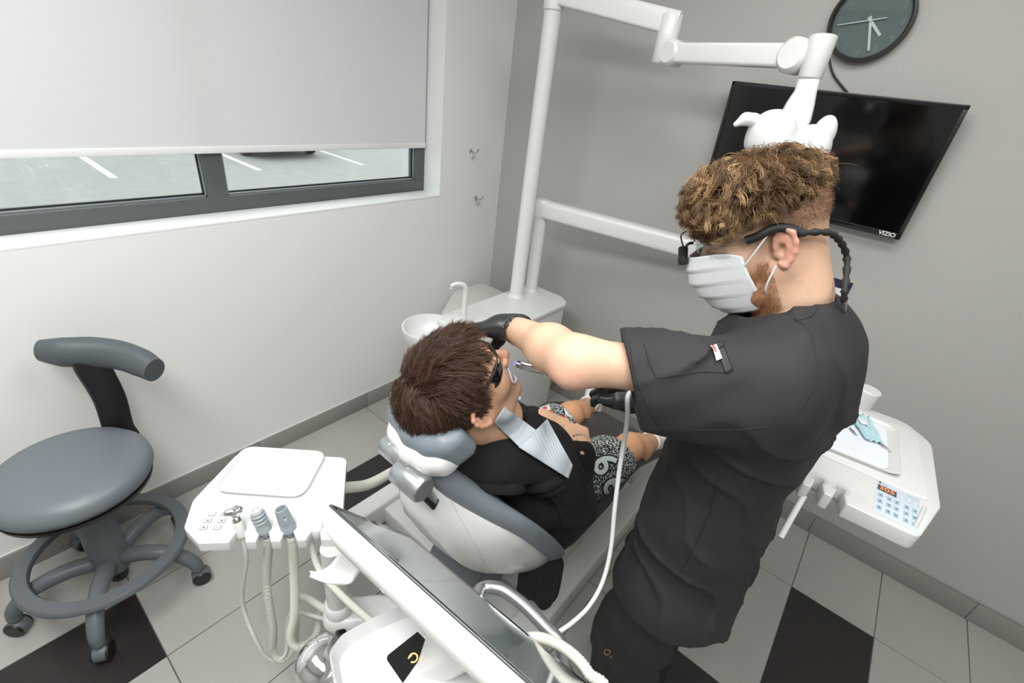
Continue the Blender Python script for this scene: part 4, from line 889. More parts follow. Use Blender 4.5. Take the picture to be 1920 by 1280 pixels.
# lower body with scooped tray
TZ = 0.93
sq = [atz(*q, TZ) for q in ((616, 1222), (640, 1190), (690, 1162), (760, 1132), (900, 1160), (1010, 1290), (905, 1400), (690, 1400), (625, 1275))]
BFr = Fr(sq[0], (1, 0, 0), ez=(0, 0, 1)); bl_ = lambda q: (float((q - BFr.o) @ BFr.x), float((q - BFr.o) @ BFr.y))
bpoly = fillet([bl_(q) for q in sq], [0.02, 0.02, 0.02, 0.03, 0.05, 0.05, 0.05, 0.03, 0.02])
cen = np.mean(np.array(bpoly), 0)
sc_ = lambda k, off=(0, 0): [cen + np.array(off) + (np.array(p) - cen) * k for p in bpoly]
loft('cart_body', 'white', [[BFr(p[0], p[1], z) for p in sc_(k)] for k, z in ((0.72, -0.22), (0.9, -0.13), (1.0, -0.03), (1.0, 0.0), (0.975, 0.004), (0.95, -0.004), (0.88, -0.022))], t, sharp=60)
sdf_q = [atz(*q, TZ + 0.012) for q in ((770, 1195), (905, 1150), (1010, 1290), (905, 1400), (738, 1400), (700, 1290))]
prism('control_deck', 'white', fillet([bl_(q) for q in sdf_q], 0.015), -0.03, 0.012, BFr, t, bev=0.006, seg=3)
PZ = TZ + 0.013
pq = [bl_(atz(*q, PZ)) for q in ((722, 1232), (783, 1184), (806, 1208), (755, 1280))]
pp = prism('power_panel', 'tv_black', fillet(pq, [0.008, 0.001, 0.001, 0.001]), 0.0125, 0.0136, BFr, t, bev=0)
ic = bl_(atz(778, 1237, PZ)); 
ic = (ic[0] - 0.004, ic[1])
lathe('power_icon', 'led_gold', [(0.0055, 0.0), (0.0072, 0.0), (0.0072, 0.0004), (0.0055, 0.0004)], Fr(BFr(ic[0], ic[1], 0.0137), (1, 0, 0), ez=(0, 0, 1)), pp, a0=math.radians(-70), a1=math.radians(215), seg=24)
box('power_icon_bar', 'led_gold', (ic[0] - 0.0055, ic[1] - 0.006, 0.0137), (ic[0] - 0.004, ic[1] + 0.001, 0.0141), BFr, pp, bev=0)
bx, by = (bl_(atz(800, 1260, TZ))); 
prism('cart_column', 'white_grey', fillet([(cen[0] - 0.09, cen[1] - 0.1), (cen[0] + 0.12, cen[1] - 0.1), (cen[0] + 0.12, cen[1] + 0.08), (cen[0] - 0.09, cen[1] + 0.08)], 0.04), 0.09 - TZ, -0.18, BFr, t, bev=0.004)
prism('cart_base', 'white_grey', fillet([(cen[0] - 0.16, cen[1] - 0.19), (cen[0] + 0.18, cen[1] - 0.19), (cen[0] + 0.18, cen[1] + 0.13), (cen[0] - 0.16, cen[1] + 0.13)], 0.06), 0.055 - TZ, 0.095 - TZ, BFr, t, bev=0.012, seg=3)
for sx_ in (-0.13, 0.15):
    for sy_ in (-0.16, 0.10):
        q = BFr(cen[0] + sx_, cen[1] + sy_, -TZ); cyl('caster', 'rubber', q + V3(-0.015, 0, 0.03), q + V3(0.015, 0, 0.03), 0.03, parent=t, bev=0.005)
beam('monitor_stalk', 'white_grey', BFr(cen[0] + 0.02, cen[1] + 0.03, -0.02), MF(mW / 2, -mH * 0.6, -0.036), 0.07, 0.05, t, 0.015)
cb = atz(606, 1244, 0.80)
hs = SDF(cb - 0.1, cb + 0.1, 0.004); hs.ell(None, cb + V3(0.01, 0.0, -0.02), (0.052, 0.046, 0.05), k=0).cut(cb + V3(0, 0, 0.0), V3(0, 0, 1)).build('warmer_housing', 'white', t)
lathe('chrome_warmer', 'chrome', [(0.046, 0.0), (0.0455, 0.012), (0.040, 0.026), (0.028, 0.037), (0.012, 0.042), (0.0005, 0.043)], Fr(cb + V3(0, 0, -0.002), (1, 0, 0), ez=(0, 0, 1)), t)
beam('warmer_arm', 'chrome', cb + V3(0.02, -0.01, 0.01), BFr(cen[0] - 0.12, cen[1] - 0.03, -0.05), 0.035, 0.02, t, 0.005)
beam('warmer_bracket', 'white_grey', cb + V3(0.03, 0, -0.03), BFr(cen[0] - 0.07, cen[1], -0.19), 0.05, 0.04, t, 0.01)
hd = [MF(0.22, -mH * 0.82, -0.03), atz(898, 1108, 0.86), atz(935, 1103, 0.86), atz(975, 1128, 0.86), atz(1020, 1172, 0.86), atz(1050, 1206, 0.86), atz(1056, 1245, 0.84), atz(1050, 1285, 0.8), BFr(cen[0] + 0.13, cen[1] + 0.02, -0.12)]
tube('push_handle', 'silver', hd, 0.0125, t, seg=16, n=10)
t2 = thing('scanner_cable', atz(1060, 1222, 0.93), 'thick cream ribbed cable looping past the silver cart handle', 'cable')
tube('cable_body', 'hose_cream', [atz(960, 1205, 0.88), atz(1000, 1194, 0.91), atz(1040, 1204, 0.93), atz(1078, 1230, 0.95), atz(1104, 1262, 0.95), atz(1124, 1310, 0.93), BFr(cen[0] + 0.19, cen[1] + 0.02, -0.12), BFr(cen[0] + 0.17, cen[1] - 0.03, -0.3), BFr(cen[0] + 0.11, cen[1] - 0.04, -0.4)], 0.009, t2, seg=12, ribs=0.005, n=10)
# ================================================================ treatment chair
CX = 1.29
t = thing('dental_chair', (CX, -1.1, 0), 'reclined dental chair with white shell and blue-grey upholstery', 'dental chair')
defmat('seat_dark', (52, 49, 48), 0.45, var=0.05, bump=0.05, bscale=500)
defmat('shell_white', (226, 228, 227), 0.25, var=0.01, coat=0.5)
# floor frame
rb = lambda x0, x1, y0, y1, z0, z1, m='white_grey', nm='base_rail', b=0.012: box(nm, m, (x0, y0, z0), (x1, y1, z1), parent=t, bev=b, seg=3)
bp_ = rb(0.72, 1.50, -1.37, -0.42, 0.006, 0.045, 'pvc_white', 'base_plate', 0.008)
rb(1.425, 1.525, -1.40, -0.40, 0.012, 0.125); rb(0.655, 0.735, -1.62, -0.95, 0.012, 0.13); rb(0.70, 1.50, -1.40, -1.31, 0.012, 0.10)
prism('lift_column', 'white_grey', fillet([(CX - 0.14, -1.28), (CX + 0.14, -1.28), (CX + 0.14, -0.92), (CX - 0.14, -0.92)], 0.04), 0.04, 0.40, parent=t, bev=0.006)
sdf = SDF((0.95, -1.75, 0.2), (1.65, -1.1, 0.75), 0.008)
KF2 = Fr((CX, -1.42, 0.42), (1, 0, 0), ez=(0, 0.55, 0.83))
sdf.rbox(KF2, (-0.02, 0, 0.02), (0.10, 0.10, 0.17), 0.03, k=0).build('hinge_cover', 'dark_grey', t)
box('hinge_block', 'silver', (CX - 0.1, -1.40, 0.30), (CX + 0.16, -1.18, 0.42), parent=t, bev=0.02, seg=3)
# seat and leg rest: lofted cushion along y
def slab(name, m, stations, parent, th=0.035, nn=20):
    rings = []
    for y, z, hw, h in stations:
        rings.append([V3(CX + hw * math.copysign(abs(math.cos(a)) ** 0.45, math.cos(a)), y, z + h * math.copysign(abs(math.sin(a)) ** 0.6, math.sin(a))) for a in [2 * math.pi * k / nn for k in range(nn)]])
    return loft(name, m, rings, parent, sharp=0)
slab('seat_cushion', 'seat_dark', [(-1.42, 0.50, 0.16, 0.02), (-1.38, 0.50, 0.21, 0.045), (-1.25, 0.495, 0.235, 0.05), (-1.05, 0.50, 0.24, 0.05), (-0.88, 0.525, 0.235, 0.05), (-0.80, 0.52, 0.235, 0.05), (-0.68, 0.465, 0.235, 0.045), (-0.50, 0.37, 0.23, 0.035), (-0.43, 0.335, 0.21, 0.03), (-0.41, 0.325, 0.18, 0.015)], t)
slab('seat_pan', 'white_grey', [(-1.36, 0.42, 0.15, 0.02), (-1.3, 0.42, 0.19, 0.04), (-1.0, 0.42, 0.2, 0.04), (-0.8, 0.43, 0.2, 0.04), (-0.62, 0.385, 0.2, 0.03), (-0.45, 0.315, 0.18, 0.02)], t)
# backrest: local u = width, s = up the back, n = towards the patient
bu = unit(V3(0, -0.40, 0.58)); BK = Fr(V3(CX + 0.034, -1.335, 0.44) - bu * 0.045, (1, 0, 0), ez=bu)   # z is up the back, y points to the chair's rear or front
bn = unit(np.cross(bu, (1, 0, 0)));
if bn[1] < 0: bn = -bn
prof = [(0.0, 0.10), (0.015, 0.15), (0.05, 0.20), (0.12, 0.237), (0.22, 0.252), (0.35, 0.255), (0.46, 0.246), (0.54, 0.222), (0.60, 0.18), (0.645, 0.135), (0.69, 0.105), (0.725, 0.085), (0.74, 0.05)]
ss = np.linspace(0, 0.74, 34); hw = 0.90 * np.interp(ss, [p[0] for p in prof], [p[1] for p in prof])
hw = np.convolve(np.pad(hw, 1, mode='edge'), [0.25, 0.5, 0.25], 'valid')
def bpt(u, s_, n_): return BK.o + V3(1, 0, 0) * u + bu * s_ + bn * n_
rings = [[bpt(w * math.copysign(abs(math.cos(a)) ** 0.55, math.cos(a)), s_, 0.034 * min(1, w / 0.1) * math.copysign(abs(math.sin(a)) ** 0.8, math.sin(a)) + 0.05 * (abs(math.cos(a)) ** 2) * (w / 0.25) ** 2) for a in [2 * math.pi * k / 40 for k in range(40)]] for s_, w in zip(ss, hw)]
loft('backrest_cushion', 'blue_grey', rings, t, sharp=0)
rings = []
for s_, w in zip(ss, hw):
    w2 = max(w - 0.026, 0.02) if s_ > 0.03 else max(w - 0.03, 0.02); q = s_ / 0.74
    dep = 0.125 * (math.sin(math.pi * min(max(q * 0.86 + 0.10, 0), 1)) ** 0.6) * min(1, w2 / 0.1)
    row = []
    for k in range(41):
        x = -1 + 2 * k / 40; prf = (1 - abs(x) ** 2.6) ** 0.75 if abs(x) < 1 else 0
        ridge = 0.006 * math.exp(-((abs(x) - 0.42) / 0.05) ** 2) * (1 if q < 0.75 else 0)
        row.append(bpt(x * w2, s_ * 0.97 + 0.012, 0.03 * x * x * (w / 0.25) ** 2 - 0.022 - dep * prf - ridge))
    row += [bpt(w2 * 0.9, s_ * 0.97 + 0.012, 0.0), bpt(-w2 * 0.9, s_ * 0.97 + 0.012, 0.0)]
    rings.append(row)
shl = loft('backrest_shell', 'shell_white', rings, t, sharp=0); tsh = bvh([shl])
seam('shell_crease', 'white', tsh, [(842, 930), (862, 968), (886, 1012), (905, 1050), (915, 1080)], 0.0022, shl)
seam('shell_crease', 'white', tsh, [(842, 930), (868, 930), (900, 935)], 0.002, shl)
# headrest and its double joint
HC = V3(1.333, -1.744, 1.103); hf = unit(V3(0.05, 0.80, 0.60)); hcn = unit(V3(-0.15, -0.6, 0.79)); HF = Fr(HC, np.cross(hf, hcn), ez=hcn); HF.y = unit(np.cross(HF.z, HF.x))
hs_ = 1 if HF.y @ hf > 0 else -1
Hp = lambda u, n_, s_: HF.o + HF.x * u + hf * n_ + hcn * s_
lam = [(-0.098, 0.060, 0.0), (-0.092, 0.030, 0.0), (-0.06, 0.004, 0.0), (0, -0.008, -0.004), (0.045, 0.0, -0.006), (0.068, 0.014, -0.008), (0.078, 0.032, -0.012)]
sdf = SDF(HC - 0.24, HC + 0.24, 0.006)
for ds in (-0.04, -0.02, 0.0): sdf.chain([Hp(u, n_, s_ + ds) for u, n_, s_ in lam], [0.024, 0.028, 0.030, 0.030, 0.030, 0.028, 0.024], k=0.008)
sdf.build('headrest_pad', 'blue_grey', t)
sdf = SDF(HC - 0.24, HC + 0.24, 0.006)
for ds in (-0.052, -0.04, -0.03, -0.02): sdf.chain([Hp(u * 0.93, n_ * 0.9 - 0.030, s_ + ds) for u, n_, s_ in lam], [0.012, 0.018, 0.021, 0.022, 0.021, 0.018, 0.012], k=0.016)
sdf.build('headrest_shell', 'shell_white', t)
jt = Hp(-0.02, -0.060, -0.040); ax_ = V3(1, 0.0, 0)
bt = bpt(0, 0.72, -0.03)
cyl('upper_pivot', 'silver', jt - ax_ * 0.055, jt + ax_ * 0.04, 0.026, parent=t, bev=0.004)
for q in (-0.03, 0.012): cyl('pivot_ring', 'chrome', jt + ax_ * q, jt + ax_ * (q + 0.002), 0.0265, parent=t, bev=0.0003)
jm = bt + bu * 0.055 - bn * 0.012 + ax_ * 0.01
beam('headrest_link', 'silver', jt + ax_ * 0.02, jm + ax_ * 0.02, 0.045, 0.03, t, 0.008)
cyl('lower_pivot', 'silver', jm - ax_ * 0.01, jm + ax_ * 0.07, 0.028, parent=t, bev=0.004)
hb1 = hit(tsh, 818, 936, 0.004); hb2 = hit(tsh, 792, 898, 0.006)
if hb1 and hb2:
    beam('bar_slot', 'black_plastic', hb2[0] - hb2[1] * 0.004, hb1[0] + (hb1[0] - hb2[0]) * 0.08 - hb1[1] * 0.004, 0.066, 0.012, t, 0.004, taper=0.75)
    beam('headrest_bar', 'silver', jm + ax_ * 0.03, hb2[0], 0.05, 0.02, t, 0.006)
    beam('headrest_tongue', 'silver', hb2[0], hb1[0], 0.05, 0.014, t, 0.004, taper=0.55)
# ================================================================ patient
PH = Fr((1.349, -1.640, 1.166), (0.972, -0.199, 0.126), ez=(-0.222, -0.583, 0.786))
NB = V3(1.365, -1.535, 1.01)
rsh, lsh = V3(1.46, -1.435, 0.925), V3(1.165, -1.46, 0.935)
rel, rwr = V3(1.518, -1.318, 0.70), V3(1.452, -1.228, 0.812)
lel, lwr = V3(1.06, -1.33, 0.70), V3(1.285, -1.200, 0.808)
hipR, hipL = V3(1.395, -1.215, 0.59), V3(1.205, -1.215, 0.59)
knR, knL = V3(1.472, -0.850, 0.596), V3(1.215, -0.865, 0.600)
anR, anL = V3(1.472, -0.525, 0.435), V3(1.135, -0.505, 0.435)
pat = thing('person', (1.30, -1.2, 0.5), 'reclining person in black hoodie and patterned shorts wearing dark glasses', 'person')
S1 = SDF(PH.o - 0.2, PH.o + 0.2, 0.0027); headshape(S1, PH, nose=1.3)
S1.cone(PH(0, -0.035, -0.04), NB, 0.055, 0.06, k=0.03); S1.cone(PH(0, 0.03, -0.09), NB + V3(0.0, 0.03, 0.03), 0.032, 0.04, k=0.03)
S2 = SDF((1.0, -1.65, 0.45), (1.65, -0.95, 1.1), 0.009)
S2.cone(NB, V3(1.33, -1.44, 0.93), 0.055, 0.06, k=0.03).cone(rsh, lsh, 0.045, 0.045, k=0.03).cone(V3(1.325, -1.46, 0.89), V3(1.29, -1.25, 0.61), 0.07, 0.07, k=0.03)
for a, b, c in ((rsh, rel, rwr), (lsh, lel, lwr)): S2.cone(a, b, 0.045, 0.038, k=0.02).cone(b, c, 0.036, 0.027, k=0.02)
for a, b in ((hipR, knR), (hipL, knL)): S2.cone(a, b, 0.075, 0.055, k=0.03)
S3 = SDF((1.05, -0.99, 0.33), (1.58, -0.40, 0.72), 0.0045)
for k_, a in ((knR, anR), (knL, anL)):
    d = unit(a - k_); S3.cone(k_ + V3(0, -0.14, -0.003), k_, 0.052, 0.049, k=0.02).cone(k_, k_ + d * 0.12 + V3(0, 0, -0.015), 0.047, 0.053, k=0.03).cone(k_ + d * 0.12 + V3(0, 0, -0.015), a, 0.050, 0.034, k=0.03)
    S3.ell(None, k_ + V3(0, 0.008, 0.022), (0.028, 0.034, 0.030), k=0.02)
S4 = SDF((1.2, -1.36, 0.66), (1.54, -1.05, 0.92), 0.0026)
handshape(S4, rwr + V3(-0.002, 0.006, 0.004), V3(-0.66, 0.74, 0.0), V3(0.15, -0.15, 0.97), -1, curl=(0.75, 0.8, 0.85, 0.9), sc=0.9, tdir=V3(-0.85, 0.45, 0.1))
S4.cone(rwr, rel * 0.35 + rwr * 0.65, 0.025, 0.03, k=0.02)
S5 = SDF((1.12, -1.36, 0.66), (1.52, -1.05, 0.92), 0.0026)
handshape(S5, lwr, V3(0.94, 0.33, -0.02), V3(-0.1, -0.1, 0.97), 1, curl=(0.3, 0.34, 0.4, 0.45), sc=0.92)
S5.cone(lwr, lel * 0.35 + lwr * 0.65, 0.025, 0.03, k=0.02)
def pcol(v):
    c = np.tile(np.array(lin((224, 178, 146))), (len(v), 1)); q = w2h(PH, v); near = np.linalg.norm(q, axis=1) < 0.22
    beard = sm(-q[:, 2], 0.035, 0.06) * sm(q[:, 1], -0.02, 0.01) * sm(-q[:, 2], 0.0, 0.05) * (1 - sm(-q[:, 2], 0.125, 0.15)) * near
    c = blend(c, (152, 120, 98), 0.62 * beard)
    c = blend(c, (226, 158, 138), 0.55 * near * np.exp(-(((q[:, 1] - 0.11) / 0.02) ** 2 + ((q[:, 2] + 0.028) / 0.02) ** 2)))
    c = blend(c, (228, 158, 136), 0.5 * near * sm(np.abs(q[:, 0]), 0.072, 0.085))
    lips = near * np.exp(-(((q[:, 2] + 0.07) / 0.009) ** 2) - ((q[:, 0] / 0.022) ** 2)) * sm(q[:, 1], 0.085, 0.092); c = blend(c, (196, 120, 108), 0.7 * lips)
    legs = (v[:, 1] > -0.98) & (v[:, 2] < 0.75); c = blend(c, (196, 142, 102), 0.8 * legs); return c
body = multi('body', 'skin', [S1, S2, S3, S4, S5], pat, pcol)
# hoodie
HS = SDF((0.93, -1.75, 0.45), (1.68, -0.98, 1.13), 0.006)
TA = Fr(V3(1.312, -1.436, 0.884), (1, 0.02, 0), ez=unit(V3(0.1, -0.36, 0.42)))  # z up the torso, y to the front
HS.ell(TA, (0, 0.0, 0.0), (0.18, 0.104, 0.16), 0).ell(Fr(V3(1.29, -1.305, 0.655), (1, 0, 0), ez=TA.z), (0, 0, 0), (0.175, 0.095, 0.15), 0.05)
HS.cone(rsh, lsh, 0.068, 0.068, k=0.05)
for a, b, c in ((rsh, rel, rwr + (rel - rwr) * 0.10), (lsh, lel, lwr + (lel - lwr) * 0.12)): HS.cone(a, b, 0.070, 0.056, k=0.035).cone(b, c, 0.053, 0.040, k=0.03).cone(c, c + (b - c) * 0.14, 0.045, 0.045, k=0.006)
HS.cone(V3(1.44, -1.40, 0.71), V3(1.45, -1.27, 0.60), 0.078, 0.068, k=0.05)
# bottom of the hoodie hanging at the right hip behind the backrest edge
HS.cone(V3(1.48, -1.34, 0.60), V3(1.46, -1.27, 0.56), 0.05, 0.045, k=0.05)
# hood bunched behind the neck and over the shoulders
hp_ = [V3(1.315, -1.46, 1.035), V3(1.255, -1.55, 1.03), V3(1.275, -1.64, 0.995), V3(1.35, -1.655, 0.985), V3(1.425, -1.60, 0.985), V3(1.445, -1.52, 0.99), V3(1.41, -1.45, 1.01)]
HS.chain(hp_, [0.025, 0.038, 0.042, 0.044, 0.046, 0.04, 0.026], k=0.02)
HS.chain([V3(1.24, -1.60, 0.95), V3(1.34, -1.62, 0.945), V3(1.43, -1.56, 0.945), V3(1.48, -1.47, 0.95)], [0.04, 0.045, 0.048, 0.038], k=0.025)
HS.cone(NB + V3(-0.01, 0.0, 0.10), NB + V3(0, 0.02, -0.02), 0.058, 0.062, k=0.012, op='s')
HS.warp(lambda X, Y, Z: 0.0045 * wn((X + 0.5 * Z, Y * 1.2, Z - 0.4 * Y), 34, 1) + 0.002 * wn((X, Y, Z + X), 80, 2))
hood = HS.build('hoodie', 'hoodie', pat)
trq = bvh([hood])
for pts, r_ in (([(1050, 893), (1040, 902), (1024, 909), (985, 914), (935, 914), (880, 905)], 0.017), ([(1056, 906), (1040, 916), (1005, 926), (950, 930)], 0.014), ([(1040, 935), (1052, 962), (1058, 985)], 0.007), ([(1086, 880), (1105, 905), (1108, 940)], 0.006)):
    seam('hood_fold', 'hoodie', trq, pts, r_, hood, off=-0.002)
# hem of the hoodie hanging below the backrest
HH = SDF((1.34, -1.55, 0.24), (1.66, -1.2, 0.60), 0.006)
HH.rbox(Fr(V3(1.492, -1.39, 0.42), (1, 0.25, 0), ez=(0.1, 0.1, 1)), (0, 0, 0), (0.065, 0.02, 0.105), 0.018, k=0).warp(lambda X, Y, Z: 0.006 * np.sin(X * 95 + Y * 60 + Z * 20))
HH.build('hoodie_hem', 'hoodie', pat)
# shorts
SS = SDF((1.06, -1.42, 0.46), (1.62, -0.83, 0.80), 0.006)
SS.cone(hipR + V3(-0.02, -0.02, 0), hipL + V3(0.02, -0.02, 0), 0.105, 0.105, k=0.02)
for h_, k_ in ((hipR, knR), (hipL, knL)):
    e = k_ + (h_ - k_) * 0.02; SS.cone(h_, e, 0.106, 0.082, k=0.03)
for k_, h_ in ((knR, hipR), (knL, hipL)):
    pass
SS.cut(V3(1.3, -0.925, 0.58), unit(V3(0, 1, 0.1)))
for h_, k_ in ((hipR, knR), (hipL, knL)): SS.cone(k_ + (h_ - k_) * 0.10, k_ + (k_ - h_) * 0.3, 0.066, 0.066, k=0.0, op='s')
SS.warp(lambda X, Y, Z: 0.003 * wn((X, Y * 1.4, Z), 40, 5))
m = bpy.data.materials.new('shorts_print'); m.use_nodes = True; n = m.node_tree.nodes; L = m.node_tree.links; MT['shorts_print'] = m; b = n['Principled BSDF']; b.inputs['Roughness'].default_value = 0.85
tc = n.new('ShaderNodeTexCoord'); nz = n.new('ShaderNodeTexNoise'); nz.inputs['Scale'].default_value = 190; nz.inputs['Detail'].default_value = 1.0; nz.inputs['Distortion'].default_value = 0.9; L.new(tc.outputs['Object'], nz.inputs['Vector'])
cr_ = n.new('ShaderNodeValToRGB'); cr_.color_ramp.elements[0].position = 0.54; cr_.color_ramp.elements[1].position = 0.565; cr_.color_ramp.elements[0].color = (*lin((14, 16, 19)), 1); cr_.color_ramp.elements[1].color = (*lin((206, 214, 214)), 1)
L.new(nz.outputs['Fac'], cr_.inputs[0]); L.new(cr_.outputs[0], b.inputs['Base Color'])
shorts = SS.build('shorts', 'shorts_print', pat)
tr = bvh([shorts])
# big outlined digits running up the thigh, and plain coloured motifs
ang = np.array([0.60, -0.80])
for nm, mt, of, bd in (('digit_outline', 'print_black', 0.0012, 0.045), ('digits', 'print_mint', 0.002, 0.0)):
    for s_, (ox, oy), w_ in (('1', (1190, 940), 46), ('9', (1178, 912), 54), ('9', (1160, 872), 54)):
        print_text(nm, mt, tr, s_, (ox, oy), np.array([-0.40, -0.91]) * 64, np.array([-0.85, 0.52]) * 66, shorts, off=of, bold=bd + 0.02)
patch('teal_motif', 'print_teal', tr, [(1103, 930), (1114, 926), (1116, 946), (1104, 950)], shorts, 4, 4)
defmat('motif_tan', (190, 132, 74), 0.85, var=0.1); defmat('motif_red', (206, 52, 58), 0.85)
for q, mt in (([(985, 776), (1030, 756), (1042, 782), (992, 796)], 'motif_tan'), ([(1012, 764), (1030, 758), (1033, 768), (1016, 773)], 'print_mint'), ([(1016, 765), (1025, 762), (1027, 767), (1018, 770)], 'motif_red'), ([(1042, 782), (1058, 778), (1062, 790), (1046, 793)], 'motif_red'), ([(1056, 762), (1070, 770), (1074, 786), (1060, 778)], 'print_mint')):
    patch('leg_motif', mt, tr, q, shorts, 5, 5, 0.0016 if mt == 'motif_tan' else 0.0024)
# socks and shoes
for a, k_, fd in ((anR, knR, V3(0.10, 0.30, 0.90)), (anL, knL, V3(-0.22, 0.30, 0.90))):
    d = unit(a - k_); fd = unit(fd)
    q = SDF(a - 0.17, a + 0.2, 0.005); q.cone(a - d * 0.075, a + d * 0.015, 0.044, 0.038, k=0.01).cone(a + d * 0.02, a + d * 0.025 + fd * 0.05, 0.037, 0.034, k=0.02).cut(a - d * 0.082, -d)
    sk = q.build('sock', 'sock', pat)
    q = SDF(a - 0.2, a + 0.26, 0.0045); hl = a + d * 0.038 - fd * 0.035
    q.chain([hl, hl + fd * 0.08, hl + fd * 0.16, hl + fd * 0.215], [0.037, 0.039, 0.042, 0.032], k=0.02); q.cone(hl - d * 0.01, hl + fd * 0.06 - d * 0.03, 0.036, 0.038, k=0.02)
    q.cone(a - d * 0.05, a + d * 0.015, 0.034, 0.034, k=0.004, op='s')
    sh = q.build('shoe', 'shoe', pat)
    sf_ = Fr(hl + d * 0.030, fd, ez=d); prism('sole', 'shoe', fillet([(-0.045, -0.036), (0.10, -0.040), (0.22, -0.044), (0.262, 0.0), (0.22, 0.044), (0.10, 0.040), (-0.045, 0.036)], 0.03), 0.0, 0.022, sf_, sh, bev=0.005)
    for i in range(4): tube('lace', 'sock', [sf_(0.075 + i * 0.028, -0.03, -0.058), sf_(0.078 + i * 0.028, 0, -0.070), sf_(0.075 + i * 0.028, 0.03, -0.058)], 0.0035, sh, seg=6, n=4)
# hair: short, brushed forward and to the side
rng = np.random.default_rng(7)
def keepP(q):
    x, y, z = q.T; hair = (z > 0.074 - 0.01 * (np.abs(x) > 0.04)) & (y < 0.062); hair |= (y < 0.008) & (z > 0.03); hair |= (y < -0.006) & (z > 0.004); hair |= (y < -0.034) & (z > -0.065); return hair
q, nn = scalp(rng, 2300, keepP); G = len(q); S_ = 7; s = np.linspace(0, 1, S_)[None, :, None]
fl = np.stack([0.35 * np.sign(q[:, 0]) * (np.abs(q[:, 0]) > 0.03) + rng.normal(0, 0.2, G), 0.45 - 0.8 * (q[:, 1] < -0.06) - 0.3 * (np.abs(q[:, 0]) > 0.05) + rng.normal(0, 0.2, G), -0.5 * (np.abs(q[:, 0]) > 0.04) - 0.6 * (q[:, 1] < -0.06) + rng.normal(0, 0.18, G)], 1)
fl -= nn * np.sum(fl * nn, 1, keepdims=True); fl /= np.linalg.norm(fl, axis=1, keepdims=True) + 1e-6
low = np.clip((q[:, 2] + 0.07) / 0.09, 0.3, 1); LN = (0.028 + 0.020 * rng.random(G)) * low
top_ = np.clip((q[:, 2] - 0.05) / 0.05, 0, 1) * np.clip((q[:, 1] + 0.02) / 0.06, 0, 1)
gd = q[:, None, :] - nn[:, None, :] * 0.001 + LN[:, None, None] * (nn[:, None, :] * (0.50 + 0.1 * top_)[:, None, None] * s * (1 - 0.40 * s) + fl[:, None, :] * 0.9 * s ** 1.4 + np.array([0, 0.3, 0.0]) * top_[:, None, None] * s ** 1.6)
K_ = 9; off = rng.normal(0, 1, (G, K_, 3)) * 0.0036
pth = (gd[:, None] + off[:, :, None, :] * (1.1 - 0.55 * s[None])).reshape(-1, S_, 3); N = len(pth); nn = np.repeat(nn, K_, 0)
tone = np.repeat(rng.random((G, 1)), K_, 0) * 0.6 + 0.4 * rng.random((N, 1)); cols = np.array(lin((74, 53, 40)))[None] * (0.45 + 1.15 * tone)
cap = SDF(PH.o - 0.18, PH.o + 0.18, 0.0045); cap.ell(PH, (0, -0.018, 0.037), (0.080, 0.104, 0.091), 0)
cap.cut(PH(0, 0.052, 0.072), PH.d(0, 0.86, -0.51)); cap.cut(PH(0, 0.0, -0.052), PH.d(0, 0.12, -1)); 
for s_ in (-1, 1): cap.cone(PH(s_ * 0.09, 0.05, -0.03), PH(s_ * 0.085, 0.085, 0.035), 0.035, 0.035, k=0.01, op='s').ell(PH, (s_ * 0.088, -0.008, -0.03), (0.03, 0.026, 0.034), 0.01, 's')
cap.warp(lambda X, Y, Z: 0.003 * wn((X, Y, Z), 110, 3))
hr = cap.build('hair', 'hair_base', pat, colour=lambda v: np.tile(np.array(lin((50, 36, 28))), (len(v), 1)))
strands('hair_strands', h2w(PH, pth + nn[:, None, :] * 0.004), 0.0006, 0.00025, cols, hr)
# dark protective glasses
gl = []
def lens_grid(F, s_, y0, rx, ry, zc, hz_, a0, a1, nu=14, nv=8, tilt=0.0):
    vs = []
    for i in range(nu + 1):
        a = a0 + (a1 - a0) * i / nu; e = 1 - 0.35 * (2 * i / nu - 1) ** 4
        for j in range(nv + 1):
            v = -1 + 2 * j / nv; vs.append(F(s_ * rx * math.sin(a), y0 + ry * math.cos(a) - 0.006 * v * v + tilt * v, zc + hz_ * v * e - 0.006 * (i / nu) * (v < 0) * v))
    return vs, [(i * (nv + 1) + j, i * (nv + 1) + j + 1, (i + 1) * (nv + 1) + j + 1, (i + 1) * (nv + 1) + j) for i in range(nu) for j in range(nv)]
gf = tube('glasses_frame', 'black_plastic', [PH(0.074 * math.sin(a), 0.024 + 0.076 * math.cos(a), 0.026 + 0.002 * math.cos(3 * a)) for a in np.linspace(-1.35, 1.35, 21)], 0.0032, pat, smooth=False, seg=8)
for s_ in (-1, 1):
    v_, f_ = lens_grid(PH, s_, 0.024, 0.074, 0.077, 0.006, 0.021, 0.06, 1.32); o = mk('lens', v_, f_, 'lens_black', gf, sharp=0); md = o.modifiers.new('solid', 'SOLIDIFY'); md.thickness = 0.0022
    tube('temple', 'black_plastic', [PH(s_ * 0.073, 0.040, 0.026), PH(s_ * 0.079, 0.012, 0.020), PH(s_ * 0.0815, -0.012, 0.014), PH(s_ * 0.080, -0.034, -0.004)], [0.0036, 0.0034, 0.003, 0.0025], gf, seg=8)
